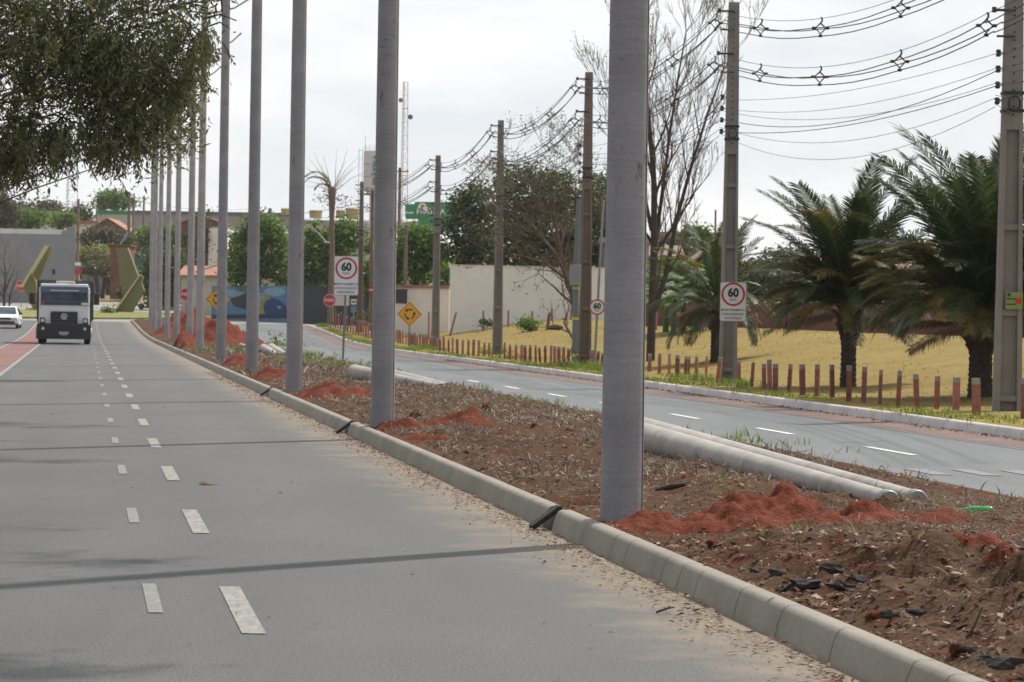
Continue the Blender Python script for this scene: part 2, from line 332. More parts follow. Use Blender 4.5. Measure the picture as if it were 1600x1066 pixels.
# ------------------------------------------------------------------ mesh helpers
class MB:
    def __init__(s): s.v = []; s.f = []
    def add(s, vs, fs):
        o = len(s.v); s.v += [tuple(v) for v in vs]; s.f += [tuple(i+o for i in f) for f in fs]; return s
    def box(s, c, d, rz=0, rx=0, ry=0, taper=1.0):
        m = Matrix.Translation(c) @ Matrix.Rotation(rz, 4, 'Z') @ Matrix.Rotation(ry, 4, 'Y') @ Matrix.Rotation(rx, 4, 'X')
        vs = []
        for z in (-.5, .5):
            k = taper if z > 0 else 1
            for x, y in ((-.5, -.5), (.5, -.5), (.5, .5), (-.5, .5)): vs.append(m @ Vector((x*d[0]*k, y*d[1]*k, z*d[2])))
        return s.add(vs, [(3, 2, 1, 0), (4, 5, 6, 7), (0, 1, 5, 4), (1, 2, 6, 5), (2, 3, 7, 6), (3, 0, 4, 7)])
    def rbox(s, c, d, r=.05, n=3, axis='Z'):
        """box with rounded vertical (or other axis) corners and a small top chamfer"""
        hx, hy, hz = d[0]/2, d[1]/2, d[2]/2; vs = []
        pts = []
        for cx, cy, a0 in ((hx-r, hy-r, 0), (-hx+r, hy-r, PI/2), (-hx+r, -hy+r, PI), (hx-r, -hy+r, 1.5*PI)):
            for i in range(n+1):
                a = a0 + i*PI/2/n; pts.append((cx+r*math.cos(a), cy+r*math.sin(a)))
        k = len(pts); ch = min(r*.5, hz*.4)
        for z, q in ((-hz, 1-ch/hx if 0 else 1), (hz-ch, 1), (hz, None)):
            for (x, y) in pts:
                if q is None: x -= math.copysign(min(ch, abs(x)), x); y -= math.copysign(min(ch, abs(y)), y)
                vs.append((x, y, z))
        fs = [tuple(range(k-1, -1, -1)), tuple(range(2*k, 3*k))]
        for l in range(2):
            for i in range(k): fs.append((l*k+i, l*k+(i+1) % k, (l+1)*k+(i+1) % k, (l+1)*k+i))
        if axis == 'Y': vs = [(x, z, -y) for x, y, z in vs]   # extrude along Y
        if axis == '-Y': vs = [(x, -z, y) for x, y, z in vs]
        vs = [(x+c[0], y+c[1], z+c[2]) for x, y, z in vs]
        return s.add(vs, fs)
    def tube(s, pts, rad, n=6, cap=True):
        pts = [Vector(p) for p in pts]; k = len(pts)
        if not hasattr(rad, '__len__'): rad = [rad]*k
        vs = []; up = None
        for i, p in enumerate(pts):
            d = (pts[min(i+1, k-1)] - pts[max(i-1, 0)])
            if d.length < 1e-9: d = Vector((0, 0, 1))
            d.normalize()
            if up is None:
                up = Vector((0, 0, 1)) if abs(d.z) < .9 else Vector((1, 0, 0))
            a = d.cross(up)
            if a.length < 1e-6: a = d.cross(Vector((0, 1, 0)))
            a.normalize(); b = a.cross(d).normalized(); up = b
            for j in range(n):
                t = 2*PI*j/n; vs.append(p + (a*math.cos(t) + b*math.sin(t))*rad[i])
        fs = []
        for i in range(k-1):
            for j in range(n): fs.append((i*n+j, i*n+(j+1) % n, (i+1)*n+(j+1) % n, (i+1)*n+j))
        if cap: fs += [tuple(range(n-1, -1, -1)), tuple(range((k-1)*n, k*n))]
        return s.add(vs, fs)
    def lathe(s, prof, c=(0, 0, 0), n=24, axis='Z'):
        vs = []; k = len(prof)
        for r, h in prof:
            for j in range(n):
                t = 2*PI*j/n; x, y = r*math.cos(t), r*math.sin(t)
                vs.append({'Z': (x, y, h), 'Y': (x, h, y), 'X': (h, x, y)}[axis])
        fs = []
        for i in range(k-1):
            for j in range(n):
                q = (i*n+j, i*n+(j+1) % n, (i+1)*n+(j+1) % n, (i+1)*n+j)
                fs.append(q if axis != 'Y' else q[::-1])
        fs += [tuple(range(n-1, -1, -1)), tuple(range((k-1)*n, k*n))]
        return s.add([(a+c[0], b+c[1], d+c[2]) for a, b, d in vs], fs)
    def prism(s, poly, y0, y1):
        """polygon in the x-z plane extruded along y"""
        k = len(poly); vs = [(x, y0, z) for x, z in poly] + [(x, y1, z) for x, z in poly]
        fs = [tuple(range(k)), tuple(range(2*k-1, k-1, -1))] + [(i, k+i, k+(i+1) % k, (i+1) % k) for i in range(k)]
        return s.add(vs, fs)
    def build(s, name, mat, parent=None, smooth=False, bevel=0):
        me = bpy.data.meshes.new(name); me.from_pydata(s.v, [], s.f)
        bm = bmesh.new(); bm.from_mesh(me); bmesh.ops.recalc_face_normals(bm, faces=bm.faces)
        if bevel: bmesh.ops.bevel(bm, geom=bm.edges[:], offset=bevel, segments=2, affect='EDGES', clamp_overlap=True)
        bm.to_mesh(me); bm.free()
        me.materials.append(mat)
        if smooth: 
            me.shade_smooth()
            try: me.set_sharp_from_angle(angle=math.radians(40))
            except Exception: pass
        o = bpy.data.objects.new(name, me); col.objects.link(o)
        if parent: o.parent = parent
        return o

def quads(name, V, mat, parent=None, k=4):
    """V: (n,k,3) array, one face each"""
    V = np.asarray(V, dtype=np.float32); n = V.shape[0]
    me = bpy.data.meshes.new(name); me.vertices.add(n*k); me.vertices.foreach_set('co', V.reshape(-1))
    me.loops.add(n*k); me.loops.foreach_set('vertex_index', np.arange(n*k, dtype=np.int32))
    me.polygons.add(n); me.polygons.foreach_set('loop_start', np.arange(0, n*k, k, dtype=np.int32))
    try: me.polygons.foreach_set('loop_total', np.full(n, k, dtype=np.int32))
    except Exception: pass
    me.update(calc_edges=True); me.validate()
    me.materials.append(mat)
    o = bpy.data.objects.new(name, me); col.objects.link(o)
    if parent: o.parent = parent
    return o
def grid(name, xs, ys, f, mat, kind='structure'):
    nx, ny = len(xs), len(ys)
    vs = [f(x, y) for y in ys for x in xs]
    fs = [(j*nx+i, j*nx+i+1, (j+1)*nx+i+1, (j+1)*nx+i) for j in range(ny-1) for i in range(nx-1)]
    me = bpy.data.meshes.new(name); me.from_pydata(vs, [], fs); me.materials.append(mat); me.shade_smooth()
    o = bpy.data.objects.new(name, me); col.objects.link(o)
    if kind: o['kind'] = kind
    return o
def tag(o, label, cat, group=None, kind=None):
    o['label'] = label; o['category'] = cat
    if group: o['group'] = group
    if kind: o['kind'] = kind
    return o
def thing(name, label, cat, loc, rz=0, group=None):
    o = bpy.data.objects.new(name, None); o.empty_display_size = .2; col.objects.link(o)
    o.location = loc; o.rotation_euler = (0, 0, rz)
    return tag(o, label, cat, group)
KIDS = {}
def dup(root, loc, rz, label, group=None):
    r = root.copy(); col.objects.link(r); r.location = loc; r.rotation_euler = (0, 0, rz); r['label'] = label
    if group: r['group'] = group
    for ch in [o for o in list(col.objects) if o.parent == root]:
        c = ch.copy(); col.objects.link(c); c.parent = r
        for g in [o for o in list(col.objects) if o.parent == ch]:
            d = g.copy(); col.objects.link(d); d.parent = c
    return r
def text_mesh(body, size, mat, parent, loc, name='lettering', sx=1.0, rot=0.0, bold=0.0, ext=.002, rz=0.0):
    cu = bpy.data.curves.new('txt', 'FONT'); cu.body = body; cu.size = size; cu.align_x = 'CENTER'; cu.align_y = 'CENTER'
    cu.extrude = ext; cu.offset = bold; cu.space_line = 1.1; cu.resolution_u = 3
    o = bpy.data.objects.new('txt', cu); col.objects.link(o)
    dg = bpy.context.evaluated_depsgraph_get(); me = bpy.data.meshes.new_from_object(o.evaluated_get(dg))
    bpy.data.objects.remove(o); bpy.data.curves.remove(cu)
    me.transform(Matrix.Rotation(rz, 4, 'Z') @ Matrix.Translation(loc) @ Matrix.Rotation(PI/2, 4, 'X') @ Matrix.Rotation(rot, 4, 'Z') @ Matrix.Diagonal((sx, 1, 1, 1)))
    me.materials.clear(); me.materials.append(mat); me.name = name
    r = bpy.data.objects.new(name, me); col.objects.link(r)
    if parent: r.parent = parent
    return r
def frange(a, b, st):
    n = max(1, int(round((b-a)/st))); return [a + (b-a)*i/n for i in range(n+1)]
ORD = ['nearest', 'second', 'third', 'fourth', 'fifth', 'sixth', 'seventh', 'eighth', 'ninth', 'tenth', 'eleventh', 'twelfth', 'thirteenth', 'fourteenth', 'fifteenth', 'sixteenth', 'seventeenth', 'eighteenth', 'nineteenth', 'twentieth', 'twenty-first', 'twenty-second', 'twenty-third', 'twenty-fourth', 'twenty-fifth', 'twenty-sixth', 'twenty-seventh', 'twenty-eighth']

# ------------------------------------------------------------------ ground, roads, median
gx = frange(-700, -120, 40) + frange(-112, 80, 4) + frange(100, 700, 40)
gy = [-30, -15] + frange(0, 340, 4) + frange(360, 1000, 25) + [1200, 1600, 2200, 3500]
grid('ground', gx, gy, lambda x, y: (x*(1 if y < 900 else y/900), y, T(x, y) - .10), M['ground'])
YR = frange(-12, 130, 4) + frange(133, 206, 3)
def strip(name, sl, sr, z, mat, ys=YR, bend=(0, 0), nseg=4):
    def f(u, y):
        a = sl + bend[0]*cv(y); b = sr + bend[1]*cv(y); s = a + (b-a)*u
        return (XS(s, y), y, float(np.interp(y, ZY, ZZ)) + z)
    return grid(name, [i/nseg for i in range(nseg+1)], ys, f, mat)
strip('road_left', -13.0, .02, 0.0, M['asphalt'], nseg=6)
strip('road_right', 4.42, 9.45, 0.0, M['asphalt_right'], bend=(.35, 1))
strip('cycle_lane', -6.72, -5.52, .005, M['redlane'])
strip('lane_line', -5.50, -5.38, .006, M['paint'])
strip('parking_line', -6.86, -6.74, .006, M['paint'])
strip('road_shoulder', 8.55, 9.43, .005, M['pinkgravel'], bend=(1, 1))
strip('shoulder_line', 8.42, 8.51, .006, M['paint_old'], bend=(1, 1))
def dash_mesh(name, spec, z, mat):
    mb = MB()
    for s0, s1, y0, y1, sk in spec:
        vs = []
        for yy in (y0, y1):
            zz = float(np.interp(yy, ZY, ZZ)) + z
            sh = sk*(yy-y0)
            vs += [(XS(s0+sh, yy), yy, zz), (XS(s1+sh, yy), yy, zz)]
        mb.add(vs, [(0, 1, 3, 2)])
    o = mb.build(name, mat); o['kind'] = 'structure'; return o
dash_mesh('lane_dashes', [(-2.66, -2.54, 13.25+5.97*k, 15.5+5.97*k, 0) for k in range(31)], .005, M['paint'])
dash_mesh('old_lane_dashes', [(-3.10, -3.02, 14.1+5.97*k, 15.6+5.97*k, 0) for k in range(20)], .005, M['paint_old'])
p = [gnd(*q) for q in ((1390, 705), (1210, 674), (1070, 651), (955, 632), (870, 618), (800, 606), (740, 596))]
dash_mesh('right_lane_dashes', [(S(q.x, q.y)-.055, S(q.x, q.y)+.055, q.y-1.0, q.y+1.0, 0) for q in p], .006, M['paint_right'])
q0 = gnd(1400, 737)
dash_mesh('road_blocks', [(S(q0.x, q0.y)+.52*k-.30, S(q0.x, q0.y)+.52*k-.08, q0.y-.55, q0.y+.55, .0) for k in range(6)], .006, M['paint_old'])

# roundabout beyond the end of the road
CX, CY = -40.5, 227.0
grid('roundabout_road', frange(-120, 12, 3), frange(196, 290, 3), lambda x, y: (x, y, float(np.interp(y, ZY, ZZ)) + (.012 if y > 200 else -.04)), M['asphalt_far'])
mb = MB()
rings = [(1.0, .03), (1.0, .14), (.985, .16), (.9, .2), (.6, .3), (.3, .36), (.02, .4)]; n_ = 64; vs = []
for k, h in rings:
    for j in range(n_):
        t = 2*PI*j/n_; x, y = CX + 15.5*k*math.cos(t), CY + 19.0*k*math.sin(t)
        vs.append((x, y, float(np.interp(y, ZY, ZZ)) + h))
mb.add(vs, [(i*n_+j, i*n_+(j+1) % n_, (i+1)*n_+(j+1) % n_, (i+1)*n_+j) for i in range(len(rings)-1) for j in range(n_)])
o = mb.build('roundabout_lawn', M['lawn'], smooth=True); o['kind'] = 'structure'

# median soil
def medz(s, y):
    b = .085*math.sin(PI*min(1, max(0, s/4.5))) if 0 < s < 4.5 else 0
    e = sm(min(s, 4.4-s)/.35)
    f = noise.fractal(Vector((s*1.3, y*.9, 3.3)), 1.0, 2.1, 5)
    g = noise.noise(Vector((s*4.3, y*3.4, 9.1)))
    g2 = noise.noise(Vector((s*11, y*9, 2.2))) if y < 36 else 0
    r = .17*math.exp(-((s-(1.0+.08*(16-y)))/.55)**2)*math.exp(-((y-14.0)/2.3)**2)     # ridge of turned soil in the foreground
    return .125 + b + e*(.08*f + .045*g + .02*g2 + r*(1+.9*g))
def medp(s, y): return (XS(s, y), y, float(np.interp(y, ZY, ZZ)) + medz(s, y))
ms = frange(.13, 4.42, .055)
grid('median_soil', ms, frange(4, 8, .5) + frange(8.1, 34, .07) + frange(34.3, 70, .3) + frange(71, 203, 1.2), medp, M['soil'])

# kerbs
GAPS = [20.1, 35.6, 51.0]
def kerb(name, s_in, dirn, h, wd, mat, ys, gaps=(), batter=.05, bend=0, joint=1.0, jmat=None):
    prof = [(0, -.05), (batter*.6, h*.5), (batter, h-.03), (batter+.012, h-.01), (batter+.035, h), (wd, h), (wd, -.05)]
    mb = MB(); jb = MB(); run = []
    def flush():
        if len(run) < 2: return
        k = len(prof); vs = []
        for y in run:
            z = float(np.interp(y, ZY, ZZ)); wob = .006*noise.noise(Vector((y*.7, s_in, 0)))
            for a, b in prof: vs.append((XS(s_in + bend*cv(y) + dirn*a + wob, y), y, z + b))
        fs = [(i*k+j, i*k+j+1, (i+1)*k+j+1, (i+1)*k+j) for i in range(len(run)-1) for j in range(k-1)]
        fs += [tuple(range(k)), tuple(range((len(run)-1)*k, len(run)*k))]
        mb.add(vs, fs)
    for y in ys:
        if any(abs(y-g) < .19 for g in gaps):
            flush(); run = []
        else: run.append(y)
    flush()
    o = mb.build(name, mat, smooth=True); o['kind'] = 'structure'
    if joint:
        y = ys[0]
        while y < min(ys[-1], 90):
            y += joint*random.uniform(.85, 1.15) if random.random() > .3 else joint*.45
            if any(abs(y-g) < .25 for g in gaps): continue
            z = float(np.interp(y, ZY, ZZ)); vs = []
            for dy in (-.003, .003):
                for a, b in prof[:6]: vs.append((XS(s_in + bend*cv(y) + dirn*(a-.002), y+dy), y+dy, z + b + .0025))
            jb.add(vs, [(j, j+1, 6+j+1, 6+j) for j in range(5)])
        j = jb.build('kerb_joints', jmat or M['joint'], o)
    return o
kerb('median_kerb', 0.0, 1, .165, .15, M['kerb'], sorted(frange(4, 60, .2) + frange(61, 203, 1.5) + [g+d for g in GAPS for d in (-.2, .2)]), GAPS)
kerb('median_kerb_right', 4.52, -1, .10, .11, M['kerbwhite'], frange(6, 150, 1.0), joint=0)
kerb('verge_kerb', 9.45, 1, .15, .14, M['kerbwhite'], frange(20, 195, .5), bend=1, joint=1.1)

# field behind the stake row
fs_ = frange(9.59, 12, .4) + frange(12.5, 40, 1.2)
grid('field', fs_, frange(22, 190, 1.5), lambda s, y: (XS(s + cv(y), y), y, T(XS(s + cv(y), y) , y) + .01 + .03*noise.noise(Vector((s*.8, y*.5, 0)))), M['dry_field'])

# ------------------------------------------------------------------ tall round poles standing in the median
def round_pole(loc, label, H=13.0, mat='pole'):
    t = thing('concrete_pole', label, 'pole', loc, 0, 'tall round concrete poles along the median kerb')
    MB().tube([(0, 0, -.6), (0, 0, H*.5), (0, 0, H)], [.155, .132, .108], 40).build('shaft', M[mat], t, smooth=True)
    a_ = -.38; MB().tube([(.156*math.cos(a_), .156*math.sin(a_), -.2), (.1085*math.cos(a_), .1085*math.sin(a_), H)], .0045, 5).build('mould_seam', M['joint'], t)
    for sg in (-1, 1):
        pts = [(sg*.08, 0, H-.62), (sg*.55, 0, H-.60), (sg*1.1, 0, H-.44), (sg*1.6, 0, H-.12), (sg*1.85, 0, H+.12)]
        a = MB().tube(pts, [.035, .034, .032, .03, .028], 8).build('lamp_arm', M['galv'], t, smooth=True)
        MB().tube([pts[-1], (sg*1.97, 0, H+.23)], [.036, .036], 8).build('arm_socket', M['galv'], a, smooth=True)
    return t
PB = [(970.5, 836, 19.6), (597, 681, 34.4), (459, 619, 50.5), (393, 589, 66.0), (345, 570, 81.5), (312.5, 0, 97), (297, 0, 112), (276, 0, 127), (261, 0, 142), (249, 0, 157.5), (241, 0, 173), (235.5, 0, 188)]
P0 = P1 = None
for i, (px, py, Y) in enumerate(PB):
    if py:
        k_ = (px-800)/F; Yp = (3.5 + .33*1.0128)/(k_ + .1605) if i < 3 else Y*.97
        g = at(px, py, Yp); g.y = Yp
    else:
        s_ = .62 if Y < 180 else .5; g = Vector(medp(s_, Y)); g.x = at(px, 500, Y).x
    g.z = float(np.interp(g.y, ZY, ZZ)) + .1
    lab = ['widest round grey concrete pole, standing closest to the camera beside the kerb with rust marks',
           'round grey concrete pole standing second from the camera in the median row',
           'round grey concrete pole with rusty spot, third from the camera in the median row'][i] if i < 3 else \
          'slim round concrete pole in the median row, %s from the camera' % ORD[i]
    if P0 is None: P0 = round_pole(g, lab)
    elif i < 5: dup(P0, g, random.uniform(-.05, .05), lab)
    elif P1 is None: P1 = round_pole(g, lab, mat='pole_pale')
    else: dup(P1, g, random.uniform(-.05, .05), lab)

# concrete poles lying on the ground
def lying_pole(a, b, ra, rb, label, group):
    a, b = Vector(a), Vector(b); d = b-a; L = d.length
    t = thing('lying_pole', label, 'pole', a, 0, group)
    t.rotation_euler = d.to_track_quat('X', 'Z').to_euler()
    mb = MB(); n = 28; vs = []; prof = [(.035, .02), (ra-.03, 0), (ra, .03)] + [(ra + (rb-ra)*k/10, L*k/10) for k in range(1, 10)] + [(rb, L-.11)]
    mb.lathe(prof, n=n, axis='X').build('shaft', M['lying'], t, smooth=True)
    MB().lathe([(rb-.015, L-.112), (rb+.008, L-.109), (rb+.008, L-.012), (rb, L), (.028, L), (.026, L-.08)], n=n, axis='X').build('end_ring', M['galv'], t, smooth=True)
    return t
def lay(px, py, Y, r): 
    q = at(px, py, Y); q.z = max(q.z, float(np.interp(Y, ZY, ZZ)) + .1 + r); return q
GP = 'concrete poles lying on the median'
b1 = gnd(1390, 798, .15); b1.z = .15 + .075
b2 = gnd(1434, 797, .14); b2.z = .14 + .075
lying_pole(at(968, 676, 29.8), b1, .185, .075, 'nearer of the two pale poles lying by the red dirt mound', GP)
lying_pole(at(975, 667, 31.6), b2, .175, .075, 'farther of the two pale poles lying by the red dirt mound', GP)
lying_pole(at(553, 583, 57.0), at(690, 607, 52.5), .185, .10, 'pale pole lying behind the second standing pole, its butt end to the left', GP)
lying_pole(at(600, 586, 57.5), at(700, 606, 53.5), .17, .10, 'pale pole lying just behind another, beyond the second standing pole', GP)
lying_pole(at(412, 545, 94.0), at(434, 555.5, 87), .17, .10, 'left of two pale poles lying right of the fourth standing pole', GP)
lying_pole(at(424, 544, 95.0), at(446, 555, 87.5), .17, .10, 'right of two pale poles lying right of the fourth standing pole', GP)
lying_pole(at(352, 534, 120.0), at(385, 543, 108), .17, .10, 'white pole lying in front of the far red earth pile', GP)

# ------------------------------------------------------------------ red earth mounds
def mound(px, py, bumps, label, seed, ry=.5, group='mounds of red earth along the median', rough=.085, res=.04):
    """bumps: (dx, dy, radius_x, radius_y, height) in metres round the point on the ground"""
    c = gnd(px, py, .15); c.z = float(np.interp(c.y, ZY, ZZ)) + .10
    x0 = min(b[0]-2.2*b[2] for b in bumps); x1 = max(b[0]+2.2*b[2] for b in bumps)
    y0 = min(b[1]-2.2*b[3] for b in bumps); y1 = max(b[1]+2.2*b[3] for b in bumps)
    xs, ys = frange(x0, x1, res), frange(y0, y1, res)
    c.z = 0.0
    def hgt(x, y):
        h = max(b[4]*math.exp(-((x-b[0])/b[2])**2-((y-b[1])/b[3])**2) for b in bumps)
        g = noise.fractal(Vector((x*3.2+seed, y*3.2, seed)), 1, 2, 6); k = noise.noise(Vector((x*13, y*13, seed)))
        return h*(1+.35*g) + rough*g*min(1, h*6) + .03*k*min(1, h*8) + .014*noise.noise(Vector((x*29, y*29, seed)))*min(1, h*10) - .035
    vs, idx, fs = [], {}, []
    nx, ny = len(xs), len(ys)
    for j, y in enumerate(ys):
        for i, x in enumerate(xs):
            wx, wy = c.x+x, c.y+y; s_ = S(wx, wy); h = hgt(x, y)*sm((s_-.16)/.25)*sm((4.4-s_)/.3)
            if s_ > .15 and s_ < 4.4 and h > -.034:
                idx[i, j] = len(vs); vs.append((x, y, float(np.interp(wy, ZY, ZZ)) + medz(s_, wy) + h))
    for j in range(ny-1):
        for i in range(nx-1):
            q = [idx.get(k) for k in ((i, j), (i+1, j), (i+1, j+1), (i, j+1))]
            if None not in q: fs.append(tuple(q))
    me = bpy.data.meshes.new('dirt_mound'); me.from_pydata(vs, [], fs); me.materials.append(M['redsoil']); me.shade_smooth()
    o = bpy.data.objects.new('dirt_mound', me); col.objects.link(o); o.location = c
    return tag(o, label, 'dirt mound', group)
mound(1250, 818, [(.0, .0, .42, .6, .19), (.42, -.1, .27, .45, .165), (-.45, -.25, .5, .5, .16), (-.95, -.3, .45, .4, .10), (.1, -.45, .9, .4, .09), (.85, -.3, .35, .35, .08)], 'largest near mound of bright red earth, right of the closest standing pole', 1.3, res=.022)
mound(1530, 925, [(0, 0, .30, .35, .05), (.5, -.2, .4, .4, .06), (.1, -.7, .3, .3, .045)], 'ridge of turned red earth at the right edge of the foreground', 2.9, res=.022)
mound(720, 668, [(0, 0, .45, .5, .16), (-.75, -.6, .5, .5, .1)], 'low red earth mound right of the second standing pole', 4.1)
mound(640, 690, [(0, 0, .4, .35, .12)], 'flat patch of red earth at the foot of the second standing pole', 5.2)
mound(520, 620, [(0, 0, .7, .9, .22), (.5, -.6, .4, .5, .12)], 'red earth mound right of the third standing pole', 6.6, res=.07)
mound(428, 592, [(0, 0, .6, .9, .22)], 'red earth mound right of the fourth standing pole', 7.7, res=.07)
mound(372, 572, [(0, 0, .6, 1.0, .25)], 'red earth mound right of the fifth standing pole', 8.7, res=.08)
mound(345, 541, [(0, 0, 1.15, 2.5, 1.0), (-1.2, -4, .8, 2, .55), (.9, 1, .8, 2, .6)], 'largest far pile of red earth, between the slim standing poles', 9.2, res=.14)
mound(300, 533, [(0, 0, .7, 2.5, .6)], 'far pile of red earth near the end of the median', 10.2, res=.14)
mound(305, 524, [(0, 0, .9, 3, 1.5), (-1.0, 0, .8, 3, 1.2), (.9, 0, .5, 2, .9)], 'farthest pile of red earth, by the roundabout', 11.9, res=.18)
mound(286, 545, [(0, 0, .5, 1.6, .3)], 'small far heap of red earth at the left of the median', 12.9, res=.12)

# ------------------------------------------------------------------ litter, dead grass, grass tufts
def scatter_med(n, y0, y1, smin=.15, smax=4.0, p=1.0):
    yy = y0 + (y1-y0)*rng.random(n)**p; ss = smin + (smax-smin)*rng.random(n)
    return [(s, y) for s, y in zip(ss, yy)]
def leaf_quads(pts, size, flatness=.5, asp=.45):
    V = []
    for (x, y, z) in pts:
        L = size*random.uniform(.5, 1.4); a = random.uniform(0, 2*PI); W = L*asp*random.uniform(.6, 1.2)
        d = Vector((math.cos(a), math.sin(a), random.gauss(0, flatness*.5))).normalized()
        u = Vector((-math.sin(a), math.cos(a), random.gauss(0, flatness))).normalized()
        c = Vector((x, y, z + L*.12)); k = random.uniform(-.25, .35)*L
        tip = c + d*L*.5; tail = c - d*L*.5; up = Vector((0, 0, abs(k)*.6))
        V.append([tail, c + u*W*.5 + up, tip, c - u*W*.5 + up*.4])
    return V
pts = []
for s, y in scatter_med(5200, 9, 24, p=1.2):
    dens = noise.noise(Vector((s*.8, y*.6, 5)))
    if s < 1.7 or random.random() < .35 + dens: pts.append(medp(s, y))
V = leaf_quads(pts, .045)
V += leaf_quads([medp(s, y) for s, y in scatter_med(15000, 9, 26, .15, 4.3, 1.3)], .026)
V += leaf_quads([medp(s, y) for s, y in scatter_med(2400, 9, 17.5, .15, 1.9)], .052)
V += leaf_quads([medp(s, y) for s, y in scatter_med(5200, 9, 17.5, .15, 2.2)], .022)
V += leaf_quads([medp(s, y) for s, y in scatter_med(4500, 24, 60, .15, 4.0)], .06)
for i in range(8500):                                     # leaves blown into the gutter
    y = 8 + 62*random.random()**1.5; s = -abs(random.gauss(0, .17)) - .02 - .25*max(0, noise.noise(Vector((y*.9, 1, 1))))
    V += leaf_quads([(XS(s, y), y, .003 + .015*random.random())], random.choice((.022, .03, .045)), .35, random.choice((.45, .2)))
for i in range(160):
    y = 9 + 60*random.random()**1.6; s = -random.random()*5.5
    V += leaf_quads([(XS(s, y), y, .004)], .035, .12)
for i in range(2600):
    y = 36 + 60*random.random(); s = 9.42 - abs(random.gauss(0, .13))
    V += leaf_quads([(XS(s + cv(y), y), y, .01)], .06, .4)
tag(quads('leaf_litter', V, M['litter']), 'brown dry leaves littering the median soil and both gutters', 'leaf litter', kind='stuff')
V = []
def blades(pts, L0, L1, W, lean=1.0, V=V):
    for (x, y, z) in pts:
        L = random.uniform(L0, L1); a = random.uniform(0, 2*PI); el = math.atan2(1, lean*abs(random.gauss(0, 1))+.05)
        d = Vector((math.cos(a)*math.cos(el), math.sin(a)*math.cos(el), math.sin(el)))
        u = Vector((random.gauss(0, 1), random.gauss(0, 1), .1)).normalized()*W*.5
        c = Vector((x, y, z)); m = c + d*L*.55 + Vector((0, 0, .0)); e = c + d*L + Vector((math.cos(a), math.sin(a), -.8))*L*.15
        V.append([c-u, c+u, m+u*.8, m-u*.8]); V.append([m-u*.8, m+u*.8, e+u*.15, e-u*.15])
    return V
pts = []
for s, y in scatter_med(30000, 9.5, 24, smax=4.3, p=1.2):
    if noise.noise(Vector((s*.9+3, y*.45, 2))) + .25*(s-1.6) > -.12*random.random(): pts.append(medp(s, y))
V = blades([q for q in pts if q[1] < 22], .03, .12, .008, 6.5, [])
for (a_, b_, n_, w_, l_) in ((22, 34, 9000, .013, .15), (34, 60, 12000, .021, .17), (60, 130, 6000, .05, .3)):
    q_ = [medp(s, y) for s, y in scatter_med(n_, a_, b_, .3, 4.3) if noise.noise(Vector((s*.9+3, y*.35, 2))) > -.22 + .3*(random.random()-.5)]
    V = blades(q_, .05, l_, w_, 5.0, V)
tag(quads('dead_grass', V, M['straw']), 'grey brown dead grass matted over the median soil', 'dead grass', kind='stuff')
# green grass: verge and median
V = []
def tuft(x, y, z, n, spread, L0, L1, W):
    for _ in range(n):
        px_, py_ = x + random.gauss(0, spread), y + random.gauss(0, spread)
        blades([(px_, py_, z)], L0, L1, W, .55, V)
for i in range(950):
    y = 36 + 145*random.random(); k = noise.noise(Vector((y*.22, 3, 3)))
    if k < -.15: continue
    s = 9.62 + abs(random.gauss(0, .5)); x = XS(s + cv(y), y); hgt = (.06 + (.12 if y < 62 else .26)*max(0, k+.1))
    tuft(x, y, T(x, y), 10, .12, hgt*.5, hgt*1.5, .012 + y*.00012)
for (px, py, hh, n) in ((655, 622, .14, 40), (700, 606, .14, 30), (830, 632, .16, 40), (900, 648, .12, 40), (760, 618, .12, 30), (500, 572, .22, 120), (480, 566, .26, 120), (520, 574, .2, 100), (440, 566, .2, 60), (430, 540, .25, 80), (470, 555, .25, 60), (330, 545, .3, 80), (350, 552, .3, 60), (1160, 690, .14, 24), (1170, 697, .10, 10)):
    g = gnd(px, py, .13); 
    for k in range(n):
        x, y = g.x + random.gauss(0, .25+g.y*.003), g.y + random.gauss(0, .5+g.y*.01)
        tuft(x, y, g.z-.02, 4, .05, hh*.4, hh*1.3, .012 + g.y*.0001)
for (px, py, hh, n) in ((775, 553, .34, 60), (800, 560, .26, 30), (880, 572, .22, 30), (915, 576, .34, 50), (935, 580, .3, 30), (1095, 596, .30, 40), (1140, 602, .26, 40), (1170, 606, .2, 20), (1060, 590, .2, 20), (660, 546, .34, 40), (690, 548, .24, 20), (505, 511, .4, 40), (1560, 655, .16, 24), (1590, 662, .16, 20)):
    g = gnd(px, py)
    for k in range(n):
        x, y = g.x + random.gauss(0, .3), g.y + random.gauss(0, .6)
        tuft(x, y, T(x, y)-.02, 5, .05, hh*.5, hh*1.2, .014 + g.y*.0001)
for s, y in scatter_med(60, 12, 60, .8, 4.0): 
    q = medp(s, y); tuft(q[0], q[1], q[2], 9, .07, .04, .12, .009)
tag(quads('green_grass', V, M['grass']), 'fresh green grass growing along the verge kerb and in median patches', 'grass', kind='stuff')
V = []
for i in range(17000):
    y = 36 + 118*random.random()**1.2; s = 10.3 + 16*random.random()**1.1
    x = XS(s + cv(y), y)
    if noise.noise(Vector((x*.5, y*.3, 7))) < .12 and random.random() < .75: continue
    blades([(x, y, T(x, y))], .03, .10, .016 + y*.00025, 1.2, V)
tag(quads('dry_field_grass', V, M['goldgrass']), 'golden dry grass covering the field behind the stakes', 'dry grass', kind='stuff')

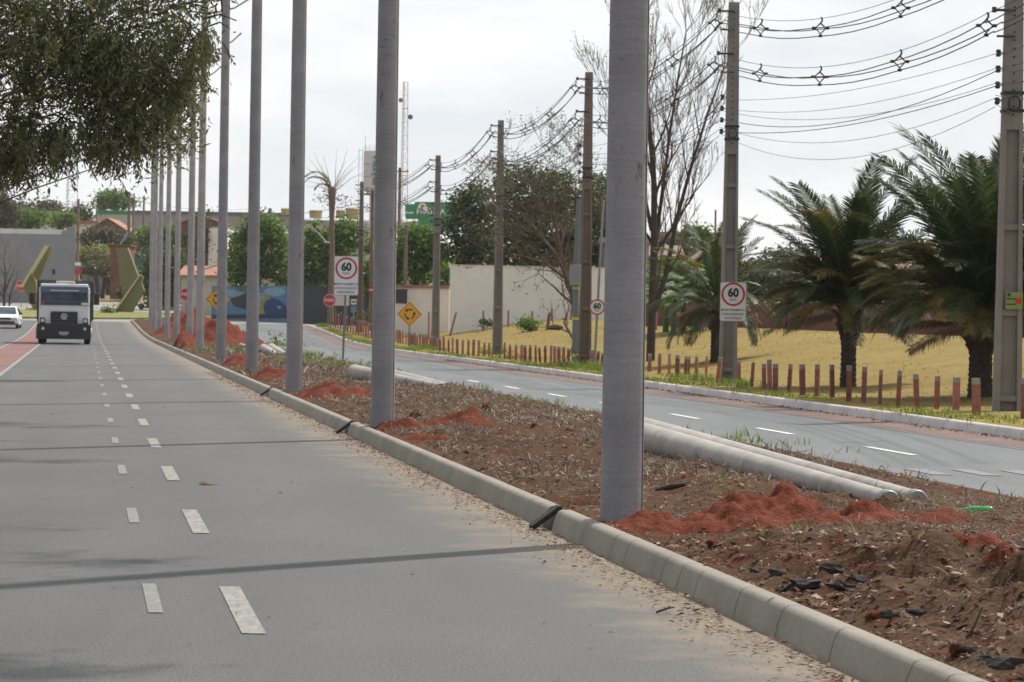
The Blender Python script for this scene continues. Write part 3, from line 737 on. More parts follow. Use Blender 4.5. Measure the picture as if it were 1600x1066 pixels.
# ------------------------------------------------------------------ small things on the ground
def rock(name, px, py, size, mat, label, cat, group, seed, off=.14, yy=None):
    g = gnd(px, py, off)
    s_ = S(g.x, g.y)
    for _ in range(3):
        g = gnd(px, py, medz(max(.15, min(4.3, S(g.x, g.y))), g.y))
    bm = bmesh.new(); bmesh.ops.create_icosphere(bm, subdivisions=2 if name == 'charred_wood' else 3, radius=.5)
    for v in bm.verts:
        n_ = v.co.normalized(); k = 1 + (.75 if name == 'charred_wood' else .55)*noise.fractal(n_*2.1 + Vector((seed, 0, seed)), 1, 2, 4)
        v.co = Vector((n_.x*size[0], n_.y*size[1], n_.z*size[2]))*k*.5
    me = bpy.data.meshes.new(name); bm.to_mesh(me); bm.free(); me.materials.append(mat)
    if name != 'charred_wood': me.shade_smooth()
    o = bpy.data.objects.new(name, me); col.objects.link(o); o.location = g + Vector((0, 0, size[2]*.16)); o.rotation_euler = (random.uniform(-.2, .2), random.uniform(-.2, .2), random.uniform(-.6, .6))
    return tag(o, label, cat, group)
CH = [(1215, 895, .14), (1260, 915, .20), (1300, 890, .16), (1312, 918, .17), (1340, 906, .13), (1235, 920, .12), (1440, 893, .12), (1430, 958, .11), (1390, 962, .12), (1515, 1020, .16), (1570, 1040, .18), (1545, 1030, .10), (1180, 893, .08)]
for i, (px, py, L) in enumerate(CH):
    rock('charred_wood', px, py, (L*.8, L*.36, L*.30), M['char'], 'black charred wood chunk on the leaf litter, %s from the left' % (['first'] + ORD[1:])[sorted(range(13), key=lambda k: CH[k][0]).index(i)], 'charred wood', 'charred wood chunks near the foreground kerb', i*3.1)
RK = [(1367, 968, .11, 'round red clod alone near the foreground kerb'), (1450, 872, .14, 'red clod on the ridge of turned soil, right of the mound'), (1180, 782, .09, 'small red clod left of the main mound'), (650, 655, .24, 'rough dark red clod beside the second standing pole'), (760, 640, .2, 'red clod lying mid median between the two nearest standing poles'), (980, 664, .08, 'small red clod just left of the closest standing pole'), (835, 667, .12, 'flat red clod on the dead grass left of the closest pole'), (1502, 1022, .12, 'brown earth clod under dry leaves at the lower right corner'), (1110, 850, .07, 'little red clod below the main mound')]
for i, (px, py, L, lab) in enumerate(RK):
    rock('earth_clod', px, py, (L*.75, L*.6, L*.6), M['soil'] if 'brown' in lab or 'dark' in lab else M['redsoil'], lab, 'clod', 'clods of red earth on the median', 20+i*2.3)
rock('stone', 1405, 880, (.05, .05, .04), M['white'], 'small pale stone on the dead grass right of the mound', 'stone', None, 5)
# black planks set in the kerb gaps
for i, g in enumerate(GAPS):
    x = XS(.0, g)
    o = MB().box((0, 0, 0), (.27, .12, .035)).build('black_plank', M['char'], bevel=.006)
    o.location = (x, g - .02, .095); o.rotation_euler = (0, -.62, .25)
    tag(o, ['black plank leaning in the kerb gap nearest the camera', 'black plank leaning in the kerb gap beside the second standing pole', 'black plank leaning in the kerb gap beside the third standing pole'][i], 'plank', 'black planks propped in kerb gaps')
# charred stick, twig bits, dry leaf on road
g = gnd(1025, 772, .17)
o = MB().tube([(0, 0, .03), (.12, .02, .06), (.24, .02, .08)], [.02, .025, .016], 8).build('charred_stick', M['char'], smooth=True); o.location = g
tag(o, 'black charred stick on the ground right of the closest pole', 'stick')
g = gnd(318, 758); o = quads('dry_leaf', [[(-.05, -.02, .004), (.02, -.045, .012), (.16, .0, .006), (.03, .045, .02)], [(-.05, -.02, .004), (-.02, .05, .03), (.03, .045, .02), (.02, -.045, .012)]], M['litter']); o.location = g
tag(o, 'single brown dry leaf lying on the left road', 'leaf')
for i, (px, py, lab) in enumerate(((1025, 960, 'dark twig lying on the asphalt near the foreground kerb'), (1500, 1015, 'dark twig sticking up from litter at the lower right'))):
    g = gnd(px, py, .15 if i else 0); k = 1 if i else .05
    o = MB().tube([(0, 0, .01), (.06, 0, .03 + .07*k), (.10, .02, .03 + .16*k)], [.007, .006, .004], 6).build('twig', M['bark']); o.location = g; tag(o, lab, 'twig', 'twigs on the ground')
# bottle
g = gnd(1525, 820, .12); sb = S(g.x, g.y); g.z = medp(min(sb, 4.3), g.y)[2] + .02
t = thing('glass_bottle', 'green glass bottle lying on the dry ground by the right road', 'bottle', g + Vector((0, 0, .035)), .12)
MB().lathe([(.03, -.12), (.034, -.11), (.034, .03), (.028, .06), (.016, .09), (.014, .125)], n=20, axis='X').build('bottle_body', M['bottle'], t, smooth=True)
MB().lathe([(.017, .125), (.017, .14)], n=14, axis='X').build('bottle_lip', M['bottle'], t)
t.rotation_euler = (0, 0, PI)

# ------------------------------------------------------------------ stakes
def stake(loc, h, w_, label, group, lean=(0, 0)):
    t = thing('fence_stake', label, 'stake', loc, random.uniform(-.4, .4), group)
    t.rotation_euler = (lean[0], lean[1], random.uniform(-.5, .5))
    k = .1*h+.03
    mb = MB().box((0, 0, (h-k)/2 - .1), (w_, w_*.8, h-k+.2)); mb.build('post', M['stake'], t)
    MB().box((0, 0, h-k/2), (w_*.99, w_*.79, k)).build('bare_top', M['staketop'], t)
    return t
ST = [(39,86,165),(80,86,172),(121,88,178),(156,93,187),(190,98,178),(199,99,176),(236,99,185),(275,99,190),(324,102,212),(412,120,213),(465,122,228),(517,130,240),(541,112,243),(564,130,247),(620,131,258),(677,132,264),(737,131,268),(801,133,272),(870,137,290),(932,142,295),(999,155,300),(1075,158,312),(1154,172,318),(1236,180,320),(1316,185,327),(1402,190,347),(1597,188,365)]
wd = [16,12,9,18,14,14,14,11,17,14,15,17,18,22,16,23,19,18,23,19,14,20,21,19,28,32,20]
for i, (x, a, b) in enumerate(ST):
    px, t0, b0 = 1000 + x/2.667, 520 + a/2.667, 520 + b/2.667
    g = gnd(px, b0); h = (b0-t0)/ppm(g.y)
    stake(g, h, wd[i]/2.667/ppm(g.y)*.95, 'pink wooden stake with bare grey top, %s from the right edge in its row' % (['first'] + ORD[1:])[len(ST)-1-i], 'pink stakes in front of the palms', (random.gauss(0, .03), random.gauss(0, .035)))
SX = [525, 546, 576, 640, 675, 720, 760, 835, 884, 936]; SB = [513, 521, 530, 541, 547, 556, 559, 568, 571, 575]; SH = [25, 25, 24, 20, 21, 24, 24, 26, 25, 24]
px = 941.0
while px > 520:
    b0 = float(np.interp(px, SX, SB)); hh = float(np.interp(px, SX, SH))*random.uniform(.9, 1.12)
    skip = any(abs(px-c) < wq for c, wq in ((913, 10), (777, 8)))
    if not skip:
        g = gnd(px, b0-1); stake(g, hh/ppm(g.y), random.uniform(.065, .11), 'low red stake in the tightly packed row on the far verge', 'red stakes of the far verge row', (random.gauss(0, .03), random.gauss(0, .03)))
    px -= random.uniform(6, 9) if px > 690 else random.uniform(3.3, 4.6)
# taller stakes along the foot of the walls
TS = [(703, 486, 506, .12), (755, 485, 506, 0), (794, 485, 508, 0), (831, 486, 510, .0), (862, 484, 508, 0), (755-85, 487, 506, 0), (892, 495, 512, 0), (1025, 487, 516, 0), (1060, 488, 516, 0), (1100, 490, 519, 0), (1181, 490, 520, 0), (1224, 493, 523, 0)]
for i, (px, a, b, l) in enumerate(TS):
    Y = 146 if px < 900 else 112; q = at(px, b, Y); q.z = T(q.x, q.y) - .05
    top = at(px, a, Y).z
    stake(q, max(.7, top-q.z), .10, 'thin pink post at the foot of the %s, %s from the left' % (('white wall', (['first'] + ORD[1:])[sorted(range(7), key=lambda k: TS[k][0]).index(i)]) if i < 7 else ('brick wall', (['first'] + ORD[1:])[i-7])), 'pink posts along the back walls', (0, l*2))

# ------------------------------------------------------------------ utility poles and cables
UP = [dict(b=(1573, 650), Y=45.2, top=-95, w=.46), dict(b=(1137, 597), Y=63.0, top=4, w=.42), dict(b=(913, 571), Y=82.0, top=113, w=.41), dict(b=(777, 551), Y=103.0, top=188, w=.40), dict(b=(680, 546), Y=122.0, top=243, w=.40),
      dict(b=(562, 515), Y=172.0, top=284, w=.40)]
ULAB = ['thickest concrete utility pole at the right edge, carrying a small green poster', 'concrete utility pole behind the rectangular 60 sign on the right', 'concrete utility pole between the grey conduit and the round 60 sign', 'concrete utility pole in front of the white wall', 'concrete utility pole right of the yellow diamond sign', 'farthest brown utility pole behind the rectangular 60 sign on the median']
def utility_pole(i, u):
    Y = u['Y']; g = at(u['b'][0], u['b'][1], Y); top = at(u['b'][0], u['top'], Y).z; H = top - g.z; u['g'] = g; u['H'] = H
    t = thing('utility_pole', ULAB[i], 'utility pole', g, 0, 'concrete utility poles along the right verge')
    wb, wt = u['w'], u['w']*.58
    W = lambda z: wb + (wt-wb)*z/H
    mb = MB(); dp = .28
    def tb(x0f, x1f, y0, y1, z0, z1):
        vs = []
        for z in (z0, z1):
            for xf, y in ((x0f, y0), (x1f, y0), (x1f, y1), (x0f, y1)): vs.append((xf*W(z)/2, y*(1-.35*z/H), z))
        mb.add(vs, [(3, 2, 1, 0), (4, 5, 6, 7), (0, 1, 5, 4), (1, 2, 6, 5), (2, 3, 7, 6), (3, 0, 4, 7)])
    zs = H*.60
    tb(-1, -.62, -dp/2, dp/2, -.5, zs); tb(.62, 1, -dp/2, dp/2, -.5, zs); tb(-.615, .615, -.03, .03, -.5, zs)
    z = .25
    while z < zs-.3:
        tb(-.612, .612, -dp/2+.03, -.031, z, z+.10); z += 1.45
    tb(-1.0, 1.0, -dp/2, dp/2, zs+.001, H)
    nf_ = len(mb.f); hb = mb; z = zs+.25               # bolt holes up the face
    while z < H-.2:
        hb.lathe([(.018, 0), (.018, .01)], (0, -dp/2*(1-.35*z/H)-.008, z), 8, 'Y'); z += .14
    sh = mb.build('shaft', M['upole'] if i in (0, 1, 3, 4) else M['upole_dusty'], t)
    sh.data.materials.append(M['black'])
    for p_ in list(sh.data.polygons)[nf_:]: p_.material_index = 1
    for k, dz in enumerate((.22, 1.22)):
        z = H-dz; L = .36
        a = MB().tube([(0, -.16, z), (-L, -.16, z)], .025, 6).build('cable_bracket', M['spacer'], t)
        MB().tube([(-L, -.16, z-.04), (-L, -.16, z+.05)], .04, 8).build('insulator', M['spacer'], a)
        MB().tube([(0, -.16, z-.44), (-L+.05, -.16, z-.44)], .022, 6).build('stay_arm', M['spacer'], a)
    for k in range(4):
        z = H*.66 + .27*k
        MB().lathe([(.03, -.06), (.05, -.03), (.03, 0), (.05, .03), (.03, .06)], (-W(z)/2-.1, -.05, z), 10).build('rack_insulator', M['spacer'], t)
        MB().tube([(-W(z)/2-.1, -.05, z), (0, -.05, z)], .015, 6).build('insulator_pin', M['galv'], t)
    mbc = MB()
    for k in range(3): mbc.tube([(.10*math.cos(a), -dp/2-.05-.015*k, H*.66-.05+.13*math.sin(a)) for a in [j*2*PI/12 for j in range(13)]], .016, 5, False)
    mbc.build('cable_coil', M['cable'], t)
    for k in range(2):
        z = H*.64+.3*k; MB().box((0, 0, z), (W(z)+.03, dp*.82+.05, .05)).build('pole_band', M['cable'], t)
    return t
for i, u in enumerate(UP): u['t'] = utility_pole(i, u)
# poster on the first pole
u = UP[0]; zp = at(1575, 470, u['Y']).z - u['g'].z
pt = thing('poster', 'small green and yellow poster fixed to the thickest utility pole', 'poster', u['g'] + Vector((.06, -.175, zp)))
MB().box((0, 0, 0), (.29, .012, .29)).build('sheet', M['poster'], pt)
mb = MB()
for z in (.03, -.06): mb.box((-.05, -.009, z), (.16, .005, .02))
mb.build('print_lines', M['signblack'], pt); MB().lathe([(.03, 0), (.03, .005)], (-.09, -.012, .10), 14, 'Y').build('print_disc', M['signblack'], pt)
mb = MB(); mb.box((.07, -.009, .0), (.10, .005, .09)); mb.build('print_patch', M['red'], pt)

def sag(a, b, S_, n=14):
    return [a.lerp(b, k/n) - Vector((0, 0, 4*S_*(k/n)*(1-k/n))) for k in range(n+1)]
def spacer_proto(loc, label):
    t = thing('cable_spacer', label, 'cable spacer', loc, 0, 'diamond cable spacers on the overhead lines')
    mb = MB()
    mb.tube([(0, 0, .02), (.03, 0, .0), (.03, 0, -.05), (0, 0, -.10)], .02, 6)
    mb.tube([(0, 0, -.10), (-.11, 0, -.20), (0, 0, -.32), (.11, 0, -.20), (0, 0, -.10)], .018, 6)
    mb.build('diamond_frame', M['spacer'], t)
    for x, z in ((-.14, -.20), (.14, -.20), (0, -.36)): MB().box((x, 0, z), (.07, .07, .05)).build('cable_clip', M['spacer'], t)
    return t
SP = None; nsp = 0
UP0 = dict(g=Vector((11.2, 30, .1)), H=8.6)          # next pole, nearer than the frame's edge
def attach(u, k): return u['g'] + Vector((-.36, -.16, u['H'] - (.22, 1.22)[k]))
chain = [dict(g=at(1880, 690, 33.5), H=8.7)] + UP
SPN = ['out past the right edge', 'between the first and second verge poles', 'between the second and third verge poles', 'between the third and fourth verge poles', 'between the fourth and fifth verge poles', 'beyond the fifth verge pole']
for j in range(len(chain)-1):
    for k in range(2):
        a, b = attach(chain[j], k), attach(chain[j+1], k); S_ = .62 if j else .3
        t = thing('overhead_cables', ('upper' if k == 0 else 'lower') + ' black spaced power cables ' + SPN[j], 'cables', a, 0, 'sets of spaced power cables on the verge poles')
        msgr = sag(a, b, S_)
        rel = [q - a for q in msgr]
        rr = .0085 + .00007*max(0, a.y-40)
        MB().tube(rel, rr*.7, 5).build('messenger_wire', M['cable'], t)
        for (dx, dz) in ((-.14, -.20), (.14, -.20), (0, -.36)):
            rel2 = [q + Vector((dx, 0, dz - .02*abs(math.sin(PI*3.5*i/14)))) for i, q in enumerate(rel)]
            MB().tube(rel2, rr*1.25, 5).build('cable', M['cable'], t)
        for tt in ((.02, .27, .55, .80) if j else (.5,)):
            i0 = tt*14; i1 = int(i0); q = msgr[i1].lerp(msgr[min(14, i1+1)], i0-i1)
            nsp += 1
            lab = '%s spacer on the %s cables %s' % (['first', 'second', 'third', 'fourth'][(.02, .27, .55, .80).index(tt)] if j else 'only', ('upper', 'lower')[k], SPN[j])
            if SP is None: SP = spacer_proto(q, lab)
            else: dup(SP, q, 0, lab)
    # telephone cables lower down
    a0, b0 = chain[j]['g'] + Vector((-.3, -.05, chain[j]['H']*.66)), chain[j+1]['g'] + Vector((-.3, -.05, chain[j+1]['H']*.66))
    t = thing('telephone_cables', 'thin sagging telephone cables ' + SPN[j], 'cables', a0, 0, 'telephone cables on the verge poles')
    for k in range(7):
        dz = [.8, .55, .5, .3, .25, .05, -.1][k]
        pts = [q - a0 for q in sag(a0 + Vector((0, 0, dz)), b0 + Vector((0, 0, [.75, .55, .3, .5, .0, .1, -.05][k])), [.25, .35, .5, .4, .3, .55, .75][k])]
        MB().tube(pts, (.0048 + .00005*max(0, a0.y-40)) + (.003 if k in (2, 4) else 0), 5).build('cable', M['cable'], t)

# grey conduit pole with box, by the third utility pole
g = at(898, 573, 81.0); hh = (573-310)/ppm(81)
t = thing('conduit_pole', 'slim grey pole with a meter box and yellow bands left of the dusty utility pole', 'pole', g)
MB().tube([(0, 0, -.4), (0, 0, hh*.45), (.04, 0, hh)], [.10, .095, .07], 14).build('shaft', M['greypost'], t, smooth=True)
MB().rbox((-.03, -.12, (573-430)/ppm(81)), (.33, .2, .62), .03).build('meter_box', M['steelbox'], t)
for py in (450, 498, 555): MB().tube([(0, 0, (573-py)/ppm(81)-.04), (0, 0, (573-py)/ppm(81)+.04)], .104, 14).build('yellow_band', flat('band_yellow_%d' % py, (.6, .55, .03), .6, .1), t)
MB().lathe([(.09, 0), (.10, .04), (.04, .1), (.02, .16)], (.04, 0, hh), 12).build('pole_cap', M['black'], t)
# ------------------------------------------------------------------ signs
def octagon(r): return [(r*math.cos(PI/8 + k*PI/4), r*math.sin(PI/8 + k*PI/4)) for k in range(8)]
def disc(n, r): return [(r*math.cos(2*PI*k/n), r*math.sin(2*PI*k/n)) for k in range(n)]
def rrect(w_, h, r=.04):
    P = []
    for cx, cy, a0 in ((w_/2-r, h/2-r, 0), (-w_/2+r, h/2-r, PI/2), (-w_/2+r, -h/2+r, PI), (w_/2-r, -h/2+r, 1.5*PI)):
        for i in range(5): P.append((cx + r*math.cos(a0+i*PI/8), cy + r*math.sin(a0+i*PI/8)))
    return P
def off(P, dx, dz): return [(x+dx, z+dz) for x, z in P]
def ring(mb, r0, r1, y0, y1, cz=0, n=40):
    vs = []
    for r in (r0, r1):
        for y in (y0, y1):
            vs += [(r*math.cos(2*PI*k/n), y, cz + r*math.sin(2*PI*k/n)) for k in range(n)]
    fs = []
    for k in range(n):
        q = (k+1) % n
        fs += [(k, q, 2*n+q, 2*n+k), (n+k, 3*n+k, 3*n+q, n+q), (2*n+k, 2*n+q, 3*n+q, 3*n+k), (k, n+k, n+q, q)]
    mb.add(vs, fs)
def speed_face(t, cz, r, d=0.0):
    mb = MB(); ring(mb, r*.83, r, d-.006, d-.002, cz); mb.build('red_ring', M['red'], t)
    text_mesh('60', r*1.0, M['signblack'], t, (0, d-.004, cz+r*.10), 'speed_number', .92, bold=.045*r, ext=.002)
    text_mesh('km/h', r*.30, M['signblack'], t, (0, d-.004, cz-r*.45), 'unit_lettering', 1.0, ext=.002)
def rect_speed(px, pc, wpx, hpx, base, Y, label, lean=0.0, postoff=0.0, tall=False):
    g = at(*base, Y); c = at(px, pc, Y); W, H = wpx/ppm(Y), hpx/ppm(Y)
    t = thing('speed_sign', label, 'road sign', g, 0, 'rectangular speed signs')
    cz = c.z - g.z; cx = c.x - g.x
    MB().tube([(0, .04, -.3), (cx*(1 if abs(cx) > .05 else 0), .04, cz + H*.3)], .032, 10).build('post', M['greypost'], t, smooth=True)
    s = bpy.data.objects.new('sign_face', None)
    me = MB().prism(off(rrect(W, H, .05), 0, 0), -.002, .012).build('panel', M['signwhite'], t); me.location = (cx, 0, cz); me.name = 'panel'
    mb = MB(); 
    fr = rrect(W+.012, H+.012, .055); ii = rrect(W-.015, H-.015, .045); k = len(fr)
    mb.add([(x, -.004, z) for x, z in fr] + [(x, -.004, z) for x, z in ii], [(i, (i+1) % k, k+(i+1) % k, k+i) for i in range(k)])
    mb.build('panel_edge', M['galv'], me)
    r = W*.45
    speed_face(me, H*.19, r, 0)
    for k, s_ in enumerate(('MONITORAMENTO', 'E FISCALIZAÇÃO', 'ELETRÔNICA')):
        text_mesh(s_, H*.078, M['signblack'], me, (0, -.004, -H*(.215 + .105*k)), 'lettering', .95 if k else .9, bold=.0005, ext=.002)
    return t
rect_speed(541, 431, 38, 61, (535, 573), 79, 'white rectangular 60 speed sign on a thin post standing in the grassy median')
rect_speed(1145.5, 471.5, 41, 61, (1146, 597), 61.5, 'white rectangular 60 speed sign in front of the utility pole by the palms')
g = at(928, 574, 81.5)
t = thing('round_speed_sign', 'round 60 speed sign on a tall leaning galvanised post beside the dusty utility pole', 'road sign', g)
top = at(943, 312, 81.5) - g; MB().tube([(0, .05, -.3), (top.x, .05, top.z)], .04, 10).build('post', M['galv'], t, smooth=True)
c = at(933, 480, 81.5) - g; r_ = 12.5/ppm(81.5)
me = MB().prism(disc(40, r_*1.0), -.002, .012).build('panel', M['signwhite'], t); me.location = (c.x, 0, c.z); speed_face(me, 0, r_*.995)
def curved_arrow(mb, a0, a1, r, w_, y):
    n = 10; vs = []
    for k in range(n+1):
        a = a0 + (a1-a0)*k/n; vs += [((r-w_)*math.cos(a), y, (r-w_)*math.sin(a)), ((r+w_)*math.cos(a), y, (r+w_)*math.sin(a))]
    mb.add(vs, [(2*k, 2*k+1, 2*k+3, 2*k+2) for k in range(n)])
    d = 1 if a1 > a0 else -1; c = Vector((r*math.cos(a1), r*math.sin(a1))); tn = Vector((-math.sin(a1), math.cos(a1)))*d; nn = Vector((math.cos(a1), math.sin(a1)))
    P = [c + nn*w_*3, c - nn*w_*3, c + tn*w_*5]
    mb.add([(q.x, y-.001, q.y) for q in P], [(0, 1, 2)])
def diamond_sign(px, pc, half, base, Y, label):
    g = at(*base, Y); c = at(px, pc, Y) - g; h = half/ppm(Y)
    t = thing('roundabout_sign', label, 'road sign', g, 0, 'yellow roundabout warning signs')
    MB().tube([(0, .04, -.3), (c.x, .04, c.z+h*.5)], .035, 10).build('post', M['greypost'], t, smooth=True)
    me = MB().prism([(h, 0), (0, h), (-h, 0), (0, -h)], -.002, .012).build('panel', M['yellow'], t); me.location = (c.x, 0, c.z)
    mb = MB(); a, b = h*.95, h*.90
    mb.add([(a, -.004, 0), (0, -.004, a), (-a, -.004, 0), (0, -.004, -a), (b, -.004, 0), (0, -.004, b), (-b, -.004, 0), (0, -.004, -b)], [(k, (k+1) % 4, 4+(k+1) % 4, 4+k) for k in range(4)])
    mb.build('black_border', M['signblack'], me)
    mb = MB()
    for k in range(3): curved_arrow(mb, PI*.28 + k*2*PI/3, PI*.28 + k*2*PI/3 + 1.15, h*.37, h*.05, -.005)
    mb.build('ring_of_arrows', M['signblack'], me)
    return t
diamond_sign(640, 491, 19.5, (639, 541), 126, 'yellow diamond roundabout sign standing before the far stake row')
diamond_sign(341, 468, 19.5, (340, 520), 150, 'yellow diamond roundabout sign half hidden behind the fifth median pole')
def stop_sign(px, pc, rpx, base, Y, label, text=True, rz=0):
    g = at(*base, Y); c = at(px, pc, Y) - g; r = rpx/ppm(Y)
    t = thing('stop_sign', label, 'road sign', g, 0, 'red octagonal stop signs')
    MB().tube([(0, .05, -.3), (c.x, .05, c.z+r*.6)], .035, 10).build('post', M['greypost'], t, smooth=True)
    me = MB().prism(octagon(r*1.08), .0, .012).build('panel', M['red'], t); me.location = (c.x, 0, c.z); me.rotation_euler = (0, 0, rz)
    mb = MB(); a, b = octagon(r*1.06), octagon(r*1.0)
    mb.add([(x, -.002, z) for x, z in a] + [(x, -.002, z) for x, z in b], [(k, (k+1) % 8, 8+(k+1) % 8, 8+k) for k in range(8)])
    mb.build('white_border', M['signwhite'], me)
    if text: text_mesh('PARE', r*.72, M['signwhite'], me, (0, -.003, 0), 'lettering', .95, bold=.012*r, ext=.002)
    return t
stop_sign(515, 469.5, 9.6, (516, 508), 172, 'red octagonal stop sign at the mouth of the right road')
stop_sign(290.5, 460, 9.8, (291, 506), 185, 'red octagonal stop sign glimpsed between the slim median poles')
stop_sign(32, 447, 8.2, (33, 478), 262, 'red octagonal stop sign beside the left olive monument slab')
stop_sign(203, 441, 5.5, (204, 468), 285, 'small red octagonal stop sign behind the right olive monument', False, .5)
# boards near the stop sign
t = thing('notice_board', 'pale notice board standing behind the stop sign by the brown palm', 'board', at(533, 503, 181))
MB().box((0, 0, 2.05), (1.05, .06, 1.9)).build('panel', M['roofwhite'], t)
for x in (-.4, .4): MB().box((x, .04, .6), (.07, .05, 1.3)).build('leg', M['wood'], t)
t = thing('street_plate', 'small blue and white street plate on a thin pole left of the far utility pole', 'sign', at(552, 514, 170))
MB().tube([(0, .03, -.3), (0, .03, 1.75)], .03, 8).build('post', M['galv'], t)
MB().box((0, 0, 1.25), (.36, .02, .38)).build('lower_plate', M['signblue'], t); MB().box((0, 0, 1.72), (.36, .02, .34)).build('upper_plate', M['signwhite'], t)
mb = MB(); mb.box((0, -.012, 1.72), (.28, .004, .09)); mb.build('plate_text_bar', M['signblack'], t)

# ------------------------------------------------------------------ trees
def leaf_cloud(blobs, n, size, asp=.5, droop=0.0, clump=.5, per=26):
    """leaf-sized faces in clumps spread through ellipsoids; returns (n,4,3)"""
    blobs = [tuple(map(float, b)) for b in blobs]
    vol = np.array([b[3]*b[4]*b[5] for b in blobs])**.67; vol /= vol.sum()
    out = []
    nc = max(1, n//per)
    for _ in range(nc):
        b = blobs[int(rng.choice(len(blobs), p=vol))]
        d = rng.normal(size=3); d /= np.linalg.norm(d); r = (.35 + .65*rng.random())**.6
        k = 1 + .22*noise.noise(Vector((d[0]*2.2+b[0], d[1]*2.2, d[2]*2.2)))
        c = np.array(b[:3]) + d*r*k*np.array(b[3:6])
        cs = clump*(.6 + .8*rng.random())
        m = per
        P = c + rng.normal(size=(m, 3))*np.array([cs, cs, cs*.6])
        if droop: P[:, 2] -= droop*rng.random(m)**2
        a = rng.random(m)*2*PI; el = rng.normal(size=m)*.5 - droop*.9
        D = np.stack([np.cos(a)*np.cos(el), np.sin(a)*np.cos(el), np.sin(el)], 1)
        U = np.cross(D, rng.normal(size=(m, 3))); U /= np.linalg.norm(U, axis=1)[:, None] + 1e-9
        L = (size*(.6 + .8*rng.random(m)))[:, None]; W = L*asp
        out.append(np.stack([P - D*L*.5, P + U*W*.5, P + D*L*.5, P - U*W*.5], 1))
    return np.concatenate(out)
def limbs(mb, base, targets, r0):
    for q in targets:
        q = Vector(q); b = Vector(base); m1 = b.lerp(q, .4) + Vector((random.gauss(0, .12), random.gauss(0, .12), .1))*(q-b).length*.4
        mb.tube([b, m1, q], [r0, r0*.6, r0*.15], 6)
def tree(px, base_py, Y, blobs_px, label, mat, n=3000, leaf=.3, name='tree', group='trees around the town', cat='tree', trunk=True, clump=None, bark='bark', asp=.55, depth=.8):
    """blobs_px: (px, py, rx, ry) ellipses in photo pixels at distance Y"""
    g = at(px, base_py, Y); g.z = T(g.x, g.y); k = ppm(Y)
    t = thing(name, label, cat, g, 0, group)
    bl = []
    for (bx, by, rx, ry) in blobs_px:
        c = at(bx, by, Y) - g; bl.append((c.x, random.uniform(-.3, .3)*rx/k, c.z, rx/k, rx/k*depth, ry/k))
    V = leaf_cloud(bl, n, leaf, asp, clump=clump or leaf*1.3)
    quads('crown', V, mat, t)
    mb = MB(); zc = min(b[2]-b[5]*.3 for b in bl); h = max(.6, zc)
    cxm = sum(b[0] for b in bl)/len(bl)
    rt = max(.08, .035*h + .1) if cat == 'tree' else .015
    mb.tube([(0, 0, -.3), (cxm*.3, 0, h*.5), (cxm*.6, 0, h)], [rt*1.2, rt, rt*.8], 9)
    limbs(mb, (cxm*.6, 0, h*.92), [(b[0] + random.gauss(0, b[3]*.3), b[1], b[2] + b[5]*.3) for b in bl for _ in range(3)], rt*.6)
    mb.build('trunk', M[bark], t, smooth=True)
    return t

# overhanging roadside trees on the left (trunks out of frame)
def street_tree(base, crown, n, label, leaf=.085, seed=1, limbs_n=9, sprays=()):
    t = thing('roadside_tree', label, 'tree', base, 0, 'roadside trees overhanging the left road')
    bl = [(c[0]-base[0], c[1]-base[1], c[2]-base[2], c[3], c[4], c[5]) for c in crown]
    V = leaf_cloud(bl, n, leaf, .25, droop=.6, clump=.12, per=90 if sprays else 34)
    if sprays:                                        # hanging sprays: leaves strung along drooping twigs
        W_ = []
        for (sx, sy, rx, k) in sprays:
            for _ in range(k):
                a = at(sx + max(-rx, min(rx, random.gauss(0, rx*.6))), sy + max(-24, min(24, random.gauss(0, 16))), 31 + random.gauss(0, .5)) - Vector(base)
                d = Vector((random.gauss(-.15, .35), random.gauss(0, .3), -1)).normalized(); L = random.uniform(.12, .42)
                for m in range(int(L/.014)):
                    c = a + d*L*m*.014/L + Vector((random.gauss(0, .012), random.gauss(0, .012), 0))
                    e = (d + Vector((random.gauss(0, .6), random.gauss(0, .6), random.gauss(-.1, .3)))).normalized(); u = e.cross(Vector((random.gauss(0, 1), random.gauss(0, 1), 0))).normalized()
                    l = random.uniform(.05, .10); w_ = l*.13
                    W_.append([c, c + e*l*.5 + u*w_, c + e*l, c + e*l*.5 - u*w_])
        V = np.concatenate([V, np.array([[tuple(q) for q in f] for f in W_])])
    quads('crown', V, M['leaf_olive'], t)
    mb = MB(); mb.tube([(0, 0, -.4), (.1, .1, 1.6), (.3, 0, 3.4)], [.24, .19, .16], 10)
    limbs(mb, (.3, 0, 3.0), [(b[0] + random.gauss(0, b[3]*.45), b[1] + random.gauss(0, b[4]*.45), b[2] + b[5]*random.uniform(-.2, .5)) for b in bl[::2]], .032)
    tw = mb
    for b in (bl if sprays else []):
        for _ in range(7):
            a = Vector((b[0] + random.gauss(0, b[3]*.4), b[1] + random.gauss(0, b[4]*.4), b[2] + random.gauss(0, b[5]*.4))); d = Vector((random.gauss(0, 1), random.gauss(0, 1), random.uniform(-.9, .2))).normalized()*random.uniform(.2, .5)
            tw.tube([a, a + d*.5 + Vector((0, 0, .06)), a + d], [.012, .009, .004], 5)
    mb.build('trunk', M['bark'], t, smooth=True)
    return t
def cw(px, py, Y, rx, ry, rz):
    q = at(px, py, Y); return (q.x, q.y, q.z, rx, ry, rz)
def cp(px, py, Y, rx, rz): return cw(px, py, Y, rx*Y/F, rx*Y/F*1.1, rz*Y/F)
